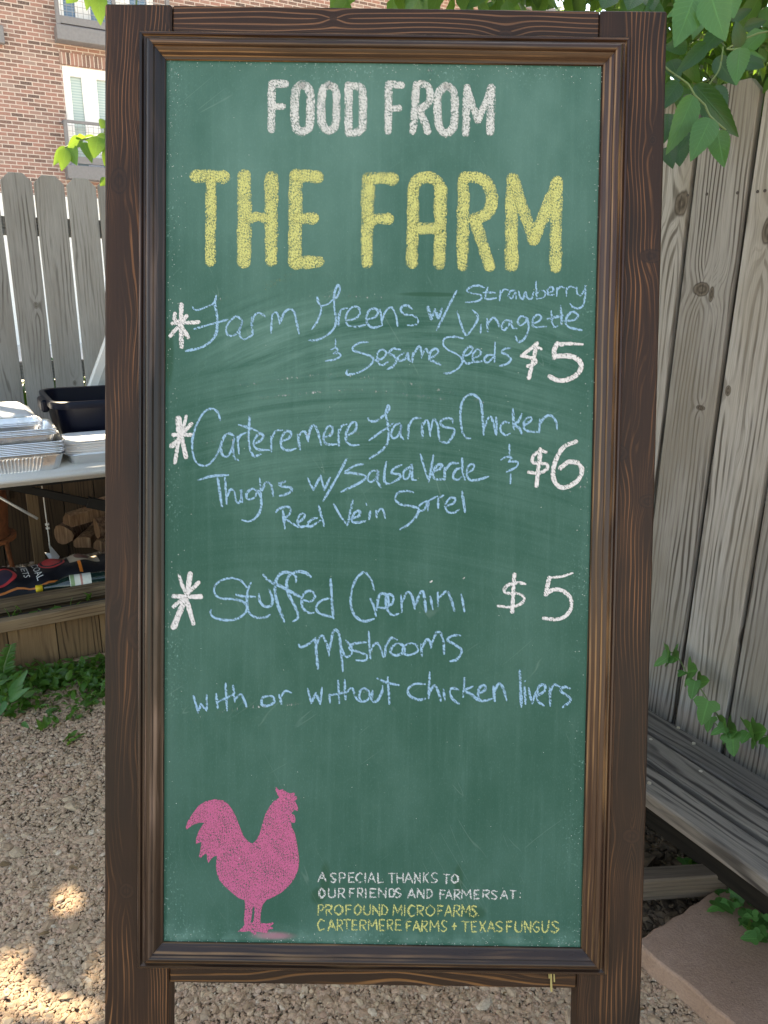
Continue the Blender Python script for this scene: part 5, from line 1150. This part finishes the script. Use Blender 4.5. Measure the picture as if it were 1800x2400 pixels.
def rdir(n, down=.3, spread=1.0):
    d = rng.normal(0, spread, (n, 3)); d[:, 2] -= down; return d / np.linalg.norm(d, axis=1)[:, None]
def rnorm(n, up=1.0): 
    d = rng.normal(0, .55, (n, 3)); d[:, 2] += up; return d

# ---- side tree: its boughs hang over the right fence and behind the top of the board
stree = thing('elm_tree', 'leafy tree rising behind the right fence, serrated green leaves hanging over the board and fence', 'tree', (2.35, 3.0, 0))
o2 = np.array([2.35, 3.0, 0])
m = MB(); m.tube([(0, 0, 0), (.03, .02, .8), (-.02, .06, 1.7), (.05, .02, 2.6), (0, .1, 3.6), (.1, .1, 4.6)], [.12, .10, .09, .075, .05, .02], 12); m.build('trunk', M_BARKT, stree, smooth=True)
for pts in (((0, .05, 1.9), (-.5, -.3, 2.25), (-1.1, -.7, 2.35), (-1.7, -1.0, 2.3), (-2.4, -.9, 2.35), (-3.2, -.7, 2.5)), ((0, 0, 2.3), (-.3, -.8, 2.7), (-.5, -1.6, 2.6), (-.9, -2.0, 2.3)), ((0, 0, 1.6), (-.5, .2, 1.9), (-1.2, .3, 2.05), (-1.9, .1, 2.1)), ((.05, .05, 2.6), (.6, -.4, 3.2), (.9, -1.1, 3.5)), ((0, .1, 3.2), (-.7, .6, 3.8), (-1.3, .9, 4.0))):
    m = MB(); C_ = catmull(pts, .15); m.tube([tuple(p) for p in C_], list(np.linspace(.035, .008, len(C_))), 8); m.build('limb', M_BARKT, stree, smooth=True)
def pick(P): return P[(P @ NR > 1.64) | (P[:, 2] > 1.93)]
def proj(P):
    v = P - CAMP; z = v @ FWD; return 900 + FPX * (v @ IX) / z, 1200 - FPX * (v @ IU) / z, z
def crown(n, box, size, holes=(), keep=None):
    P = rng.uniform([b[0] for b in box], [b[1] for b in box], (n, 3))
    if keep is not None: P = P[keep(P)]
    return P, rng.normal(size, size * .2, len(P)).clip(size * .5)
def clumped(n, centres, r, zs=.8):
    c = centres[rng.integers(0, len(centres), n)]; return c + rng.normal(0, r, (n, 3)) * [1, 1, zs]
# dense mass above and behind the side fence; low leaves added to darken its gaps
cc = []
while len(cc) < 60:
    q = rng.uniform([.3, 1.0, 1.6], [2.6, 4.2, 3.0])
    if q @ NR > 1.85: cc.append(q)
P = np.vstack([clumped(5200, np.array(cc), .22), rng.uniform([1.0, 2.2, 1.5], [3.4, 4.6, 3.4], (4200, 3)), np.array([R(a_, b_, c_) for a_, b_, c_ in zip(rng.uniform(-4, .4, 9000), rng.uniform(1.74, 2.25, 9000), rng.uniform(.02, 1.85, 9000))])]); low = P[:, 2] < 1.5; P = P[(P @ NR > 1.72) & (~low | (P @ NR < 2.3))]
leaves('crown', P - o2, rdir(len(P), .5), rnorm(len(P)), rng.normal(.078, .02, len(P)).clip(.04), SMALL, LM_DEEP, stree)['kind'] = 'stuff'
# fringe just behind and above the board's top edge
cc = np.stack([rng.uniform(-.55, 1.2, 40), rng.uniform(1.45, 2.6, 40), np.zeros(40)], 1); cc[:, 2] = 1.52 + cc[:, 1] * .285 + rng.uniform(.0, .42, 40) + np.where(cc[:, 0] < -.15, .10, 0)
P = clumped(1500, cc, .12, .6); lim = 1.45 + P[:, 1] * .272; P = P[(P[:, 2] > lim + .055)]
leaves('crown', P - o2, rdir(len(P), .7, .8), rnorm(len(P)), rng.normal(.08, .015, len(P)), SMALL, LM_BRIGHT, stree)['kind'] = 'stuff'
# a looser layer of smaller leaves along the fence top
cc = []
while len(cc) < 46:
    q = np.array([rng.uniform(.55, 1.6), rng.uniform(1.0, 2.3), rng.uniform(1.78, 2.35)])
    if 1.50 < q @ NR < 1.95: cc.append(q)
P = clumped(1700, np.array(cc), .10); x_, y_, z_ = proj(P); P = P[(y_ < 330) & ((x_ > 1600) | (y_ < 210)) & (y_ < 200 + (1800 - x_) * .5)]
leaves('crown', P - o2, rdir(len(P), .8, .8), rnorm(len(P)), rng.normal(.058, .012, len(P)), SMALL, LM_BRIGHT, stree)['kind'] = 'stuff'
def hero(spec, T, mat, parent, origin, name='leaf', tmpl=None):
    for bx, by, tx, ty, w, dep, tilt in spec:
        (b0,), (t0,) = T(bx, by), T(tx, ty)
        bp = at_depth(*b0, dep); tp = at_depth(*t0, dep - .02 + tilt * .0)
        d = tp - bp; s = np.linalg.norm(d); view = (bp - CAMP) / np.linalg.norm(bp - CAMP)
        n = -view + np.array([0, 0, .25]) + IX * tilt
        wd = (w / (math.hypot(tx - bx, ty - by) * .68))
        leaves(name, [bp - origin], [d], [n], [s], tmpl or HERO, mat, parent, wide=[wd])
T = tf(1540, 0, .1567)
near = [(570, -90, 322, 600, 430, 1.12, .2), (790, -130, 985, 540, 440, 1.10, -.25), (690, 160, 562, 512, 175, 1.16, .1), (1240, 720, 1178, 1200, 262, 1.30, -.15), (1290, 745, 1622, 862, 62, 1.30, .3), (545, 1430, 215, 2230, 330, 1.22, .35), (800, 1770, 540, 2330, 330, 1.20, .1), (900, 1960, 985, 2450, 270, 1.24, -.2), (690, -40, 200, 190, 200, 1.2, 0), (1090, -120, 1130, 210, 260, 1.22, -.2)]
deepl = [(1245, 710, 1190, 300, 240, 1.36, .1), (745, 650, 330, 1065, 200, 1.38, .3), (560, 1270, 1190, 2020, 360, 1.27, -.3), (840, 1290, 1010, 1720, 260, 1.40, 0), (320, 1230, 70, 1610, 230, 1.34, .2), (560, 1850, 350, 2190, 215, 1.32, 0), (450, 700, 130, 690, 190, 1.45, .1), (170, 1700, 110, 2080, 250, 1.40, 0), (140, 2200, 230, 2480, 180, 1.34, 0), (330, 2130, 340, 2440, 230, 1.40, 0), (1300, 900, 1600, 980, 250, 1.45, .2), (880, 860, 1150, 1240, 240, 1.44, -.2), (1000, 420, 660, 760, 230, 1.46, 0), (200, 900, 330, 1180, 200, 1.48, .1), (1100, 300, 1420, 120, 210, 1.5, 0), (1300, 420, 1640, 300, 230, 1.5, .2), (60, 60, -150, 160, 190, 1.3, .1), (-330, -60, -420, 95, 160, 1.28, 0), (-700, -70, -800, 80, 170, 1.3, 0), (-90, -80, -60, 110, 150, 1.3, 0)]
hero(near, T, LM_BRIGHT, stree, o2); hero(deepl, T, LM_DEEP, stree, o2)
for pts, dep in ((((255, 1110), (470, 1262), (560, 1420), (720, 1575), (790, 1735), (1030, 1950)), 1.25), (((960, 920), (930, 1040), (862, 1150), (650, 1430)), 1.42), (((1040, 735), (1130, 740), (1250, 722)), 1.33), (((255, 1110), (100, 980), (-100, 700)), 1.3), (((990, 700), (960, 920)), 1.42), (((690, -140), (700, 0), (690, 160)), 1.14), (((1040, 735), (1500, 500), (2100, 420)), 1.36), (((560, -90), (700, -260)), 1.12), (((790, -130), (720, -280)), 1.12)):
    m = MB(); q = [at_depth(*T(*p)[0], dep) - o2 for p in pts]; C_ = catmull(q, .02); m.tube([tuple(p) for p in C_], .0016, 6); m.build('twig', M_TWIG, stree, smooth=True)

# ---- tall tree beyond the back fence: canopy overhead shades the yard
btree = thing('shade_tree', 'tall tree with sunlit yellow green leaves hanging at the left of the board', 'tree', (-5.2, 6.4, 0)); o1 = np.array([-5.2, 6.4, 0])
m = MB(); m.tube([(0, 0, 0), (.1, -.1, 1.5), (.2, -.2, 3), (.5, -.4, 4.4), (.9, -.5, 5.6)], [.26, .21, .19, .15, .08], 14); m.build('trunk', M_BARKT, btree, smooth=True)
for pts in (((.2, -.2, 3), (1.6, -1.2, 4.3), (3.2, -2.0, 4.9), (4.6, -2.4, 5.0)), ((.5, -.4, 4.3), (2.2, -.3, 5.2), (4.0, -.2, 5.5), (5.6, 0, 5.4)), ((.3, -.3, 3.6), (1.0, -2.0, 4.6), (2.0, -3.6, 4.9)), ((.6, -.4, 4.6), (1.8, 1.2, 5.4), (3.0, 2.0, 5.7))):
    m = MB(); C_ = catmull(pts, .2); m.tube([tuple(p) for p in C_], list(np.linspace(.09 if pts[-1][2] > 2 else .03, .012 if pts[-1][2] > 2 else .002, len(C_))), 8); m.build('limb', M_BARKT, btree, smooth=True)
g1 = np.array([-.7, 1.5]); g2 = np.array([-1.6, 3.4])
N_ = 34000
G = np.stack([rng.uniform(-3.6, 1.6, N_), rng.uniform(-.9, 4.6, N_)], 1); Hc = rng.uniform(4.2, 6.0, N_)
P = np.stack([G[:, 0] + SUN[0] / SUN[2] * Hc, G[:, 1] + SUN[1] / SUN[2] * Hc, Hc], 1)
SPOTS = [((160, 2118), 0, .012), ((190, 2108), 0, .006), ((30, 2262), 0, .022), ((236, 2258), 0, .012), ((145, 2375), 0, .010), ((10, 2390), 0, .014), ((62, 1735), 0, -.018), ((112, 1812), 0, -.02), ((-60, 2100), 0, .02), ((80, 2335), 0, .006), ((60, 2225), 0, .004), ((215, 2355), 0, .008), ((20, 2320), 0, .01), ((100, 2175), 0, -.004),
         ((128, 1305), .06, .07), ((190, 1035), .83, .06), ((130, 1060), .82, .02), ((25, 960), .92, .04), ((60, 940), .92, .02), ((30, 985), .9, .02), ((100, 1325), .22, .05), ((180, 1318), .22, .05), ((230, 1325), .2, .04), ((130, 1245), .3, .03), ((70, 1205), .3, .05), ((30, 1345), .2, .05), ((215, 1095), .757, .03), ((180, 1100), .757, .02), ((40, 1000), .83, .04), ((170, 345), -2.6, .10), ((215, 320), -2.6, .10), ((135, 360), -2.6, .08), ((220, 10), -2.5, .10), ((170, 5), -2.5, .08), ((245, 290), -2.6, .07)]
nn = rng.normal(0, .45, (N_, 3)) + SUN; dd = np.cross(nn, rng.normal(0, 1, (N_, 3))); dd /= np.linalg.norm(dd, axis=1)[:, None]; ss = rng.normal(.16, .03, N_).clip(.08)
PC = P + dd * ss[:, None] * .5
ok = np.ones(N_, bool)
for (x, y), z, r in SPOTS:
    g = on_level(x, y, z) if z >= 0 else at_depth(x, y, -z); v = PC - g; t_ = v @ SUN; dist = np.linalg.norm(v - t_[:, None] * SUN, axis=1); ok &= dist > r + (.045 if z == 0 else .075)
P = P[ok]; nn = nn[ok]; dd = dd[ok]; ss = ss[ok]
leaves('crown', P - o1, dd, nn, ss, TINY, LM_DEEP, btree)['kind'] = 'stuff'
T = tf(0, 0, .27125)
spray = [(705, 1195, 590, 1270, 95, 2.6, .3), (700, 1205, 690, 1160, 70, 2.6, 0), (575, 1270, 460, 1415, 85, 2.62, -.2), (570, 1290, 535, 1460, 100, 2.58, .1), (600, 1260, 650, 1410, 105, 2.6, -.3), (720, 1230, 795, 1385, 85, 2.6, .2), (850, 1180, 810, 1350, 130, 2.58, -.1), (830, 1200, 700, 1190, 70, 2.62, .2), (905, 1150, 890, 1300, 100, 2.6, 0), (915, 1045, 875, 1100, 70, 2.6, 0), (925, 1300, 905, 1420, 60, 2.64, 0), (925, 1545, 870, 1600, 60, 2.6, .1), (640, -60, 580, 15, 90, 2.5, 0), (770, -60, 752, 70, 60, 2.5, .1), (850, -60, 862, 185, 130, 2.45, -.1)]
hero(spray, T, leaf_mat('sunlit_leaf', (.05, .16, .03), (.09, .23, .04), (.42, .66, .08), tr=.36), btree, o1)
for pts in (((940, 1150), (850, 1175), (720, 1205), (600, 1260), (560, 1275)), ((940, 1020), (915, 1045), (905, 1150)), ((1200, -300), (1150, 300), (1010, 800), (940, 1020)), ((860, -60), (900, -160))):
    m = MB(); q = [at_depth(*T(*p)[0], 2.6) - o1 for p in pts]; C_ = catmull(q, .03); m.tube([tuple(p) for p in C_], .003, 6); m.build('twig', M_TWIG, btree, smooth=True)
# ---- hedge outside the back fence
hd = thing('hedge', 'low dark hedge outside the back fence, seen in slivers between the pickets', 'hedge', L(-.5, 4.9), ROTL)
n = 9000; P = np.stack([rng.uniform(-3, 3, n), rng.normal(.05, .2, n).clip(-.45, .5), rng.uniform(.02, .92, n)], 1)
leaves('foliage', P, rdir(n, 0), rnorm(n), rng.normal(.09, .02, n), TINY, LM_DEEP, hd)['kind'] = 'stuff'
m = MB()
for k in range(26):
    x = -2.9 + k * .23; m.tube([(x, .12, 0), (x + random.uniform(-.06, .06), .12 + random.uniform(-.05, .05), .75)], [.012, .004], 6)
m.build('stem', M_BARKT, hd)

# ---- ivy on the right
def ivy_tmpl():
    pol = [(0, 0), (.20, -.10), (.40, -.02), (.46, .16), (.34, .30), (.25, .38), (.24, .58), (.15, .82), (0, 1.0), (-.15, .82), (-.24, .58), (-.25, .38), (-.34, .30), (-.46, .16), (-.40, -.02), (-.20, -.10)]
    V = [(0, .02, 0), (0, .3, -.02), (0, .55, -.05), (0, .8, -.1)]; b = len(V)
    V += [(x, y, .10 * abs(x) - .10 * y * y) for x, y in pol]
    F = []
    for i in range(len(pol)):
        j = (i + 1) % len(pol); ym = (pol[i][1] + pol[j][1]) / 2
        c = 0 if ym < .12 else 1 if ym < .45 else 2 if ym < .75 else 3
        F.append((c, b + i, b + j, c))
    F2 = []
    for i in range(len(pol)):
        j = (i + 1) % len(pol); ym = (pol[i][1] + pol[j][1]) / 2
        c0_ = lambda y: 0 if y < .12 else 1 if y < .45 else 2 if y < .75 else 3
        a, d = c0_(pol[i][1]), c0_(pol[j][1]); F2.append((a, b + i, b + j, d) if a != d else (a, b + i, b + j, b + j))
    U = [(.5 + v[0] * .9, v[1]) for v in V]
    # the side lobes' tips
    return np.array(V, float), np.array(F2), np.array(U)
IVY = ivy_tmpl()
def ivy_leaves(name, P, D, N, S, W, parent):
    V0, F0, U0_ = IVY; m = MB(); uv = []
    for p, d, n, s, w in zip(P, D, N, S, W):
        d = np.array(d) / np.linalg.norm(d); x = np.cross(d, n); x /= np.linalg.norm(x); z = np.cross(x, d)
        V = [p + s * (q[0] * w * x + q[1] * d + q[2] * z) for q in V0]
        m.add(V, [tuple(dict.fromkeys(int(i) for i in f)) for f in F0]); uv += [tuple(q) for q in U0_]
    me = bpy.data.meshes.new(name); me.from_pydata(m.v, [], m.f); me.update(); l = me.uv_layers.new(name='UVMap')
    for lp_ in me.loops: l.data[lp_.index].uv = uv[lp_.vertex_index]
    return link(name, me, LM_IVY, parent, smooth=True)
vine = thing('climbing_vine', 'slender vine with lobed green leaves climbing the side fence behind the bench', 'vine', R(-1.0, 1.5, 0)); ov = R(-1.0, 1.5, 0)
T = tf(1450, 1450, .2486)
spec = [(490, 345, 322, 445, 150, 1.545, .1), (455, 345, 455, 272, 100, 1.55, 0), (500, 345, 548, 378, 80, 1.56, 0), (625, 500, 560, 540, 95, 1.54, 0), (650, 505, 722, 480, 100, 1.54, 0), (722, 585, 676, 758, 175, 1.52, .2), (745, 610, 832, 578, 85, 1.53, 0), (845, 775, 768, 1004, 275, 1.49, .1), (868, 930, 830, 1066, 140, 1.53, 0), (1005, 1020, 862, 1092, 130, 1.50, .1), (985, 1030, 985, 945, 130, 1.51, 0), (1020, 1050, 1095, 1060, 100, 1.52, 0), (1075, 1090, 1075, 1296, 250, 1.50, -.1), (1225, 1075, 1152, 1170, 130, 1.51, 0), (1235, 1075, 1225, 988, 140, 1.51, 0), (1262, 1085, 1368, 1045, 125, 1.52, 0), (1400, 1110, 1450, 1230, 140, 1.52, 0)]
for bx, by, tx, ty, w, nn_, tl in spec:
    a, b = on_plane(*T(bx, by)[0], NR, nn_), on_plane(*T(tx, ty)[0], NR, nn_ - .03)
    ln_ = np.linalg.norm(b - a); k = math.hypot(tx - bx, ty - by)
    ivy_leaves('leaf', [a - ov], [b - a], [-NR + np.array([0, 0, .6]) + DR * tl], [ln_], [w / k / .92], vine)
m = MB(); C_ = catmull([on_plane(*T(x, y)[0], NR, 1.565) - ov for x, y in ((460, 330), (540, 330), (640, 510), (740, 620), (845, 780), (875, 950), (1005, 1045), (1180, 1070), (1320, 1090), (1500, 1130))], .02)
m.tube([tuple(p) for p in C_], .0018, 6); m.build('stem', M_TWIG, vine, smooth=True)
# ground ivy under the bench and beside the slab
gi = thing('ground_ivy', 'patch of dark green ivy creeping out from under the bench beside the stone slab', 'ivy', (.95, 1.45, 0)); og = np.array([.95, 1.45, 0])
P = []
for x0, y0, z0, k, sp in ((1735, 2100, .06, 16, 28), (1775, 2170, .07, 18, 26), (1700, 2085, .05, 8, 20), (1640, 1990, .04, 12, 35), (1790, 2140, .05, 16, 25)):
    for _ in range(k):
        q = on_level(x0 + rng.normal(0, sp), y0 + rng.normal(0, sp * .8), z0 + rng.uniform(-.02, .03)); P.append(q - og)
n = len(P); D = rdir(n, .2); D[:, 2] *= .4
ivy_leaves('foliage', P, D, rng.normal(0, .3, (n, 3)) + [0, -.3, 1], rng.uniform(.028, .05, n), np.ones(n), gi)['kind'] = 'stuff'

# dry leaves and bits of twig on the gravel
P = np.stack([rng.uniform(-1.9, 1.0, 260), rng.uniform(1.05, 3.6, 260), np.full(260, .008)], 1); P = P[(P @ NL < 3.9) & (P @ NR < 1.4)]
n = len(P); D = rng.normal(0, 1, (n, 3)); D[:, 2] = rng.normal(.05, .15, n)
o = leaves('leaf_litter', P, D, rng.normal(0, .35, (n, 3)) + [0, 0, 1], rng.uniform(.008, .032, n), SMALL, plain('dry_leaf', (.17, .105, .05), .8, var=.4, scale=40), wide=rng.uniform(.3, 1, n)); o['kind'] = 'stuff'
# ---- weeds in front of the planter
P = []; D = []; S = []
def sprout(g, k, h, s):
    for _ in range(k):
        P.append(g + np.array([rng.normal(0, s), rng.normal(0, s), rng.uniform(0, h)])); d = rng.normal(0, 1, 3); d[2] = abs(d[2]) * .6 + .15; D.append(d); S.append(rng.uniform(.018, .05))
for _ in range(120):
    u = rng.uniform(-.7, .46); nn_ = 2.84 - abs(rng.normal(0, .13)) * np.interp(u, [-.7, .05, .46], [1.4, 1.0, .7])
    sprout(L(u, nn_), 16, np.interp(u, [-.7, .05, .2, .46], [.11, .085, .05, .03]), .026)
for x, y in ((105, 1708), (140, 1690), (165, 1738), (120, 1675), (160, 1685), (240, 1610), (235, 1625), (195, 1600)): sprout(on_level(x, y), 7, .008, .018)
for u in np.arange(-.8, .9, .035): sprout(L(u + rng.normal(0, .02), 2.965 + rng.normal(0, .02), .205), int(rng.integers(0, 5)), .025, .012)
n = len(P); o = leaves('weeds', P, D, rnorm(n), S, SMALL, LM_WEED, wide=rng.uniform(.5, .9, n)); o['kind'] = 'stuff'
# a broad-leaved weed and a tall feathery one
wd = thing('broadleaf_weed', 'pale green weed with long broad leaves standing among the low weeds by the planter', 'weed', on_level(25, 1650)); ow = on_level(25, 1650)
T = tf(0, 1200, .2262)
for a in ((105, 1920, 255, 1660, 90, 2.62), (105, 1930, 215, 1800, 70, 2.58), (60, 1960, 0, 2100, 70, 2.55), (100, 1960, 280, 1820, 70, 2.56), (80, 1980, -40, 1900, 80, 2.6), (150, 1900, 250, 1650, 75, 2.66), (230, 2180, 290, 2230, 30, 2.5)):
    (b0,), (t0,) = T(a[0], a[1]), T(a[2], a[3]); b_, t_ = at_depth(*b0, a[5]), at_depth(*t0, a[5] - .03)
    leaves('leaf', [b_ - ow], [t_ - b_], [np.array([.2, -.7, .7])], [np.linalg.norm(t_ - b_)], HERO, LM_BRIGHT, wd, wide=[a[4] / (math.hypot(a[2] - a[0], a[3] - a[1]) * .68)])
m = MB(); q = [on_level(22, 1655) - ow, at_depth(*T(95, 1955)[0], 2.58) - ow]; m.tube([tuple(p) for p in q], .003, 6); m.build('stem', M_TWIG, wd)
tw = thing('feathery_weed', 'tall feathery weed leaning on the left end of the planter box', 'weed', L(.0, 2.80)); ot = L(.0, 2.80)
pts = [on_plane(x, y, NL, 2.80) for x, y in ((6, 1590), (10, 1560), (18, 1535), (26, 1512))]
m = MB(); m.tube([tuple(p - ot) for p in pts], .0022, 6); m.build('stem', M_TWIG, tw)
C_ = catmull(pts, .004); P = []; D = []
for i, p in enumerate(C_):
    for s in (-1, 1): P.append(p - ot); D.append(DL * s + np.array([0, 0, .5]) - NL * .3 + rng.normal(0, .15, 3))
leaves('foliage', P, D, np.tile([.1, -.8, .6], (len(P), 1)), np.linspace(.05, .02, len(P)), SMALL, LM_WEED, tw, wide=np.full(len(P), .45))
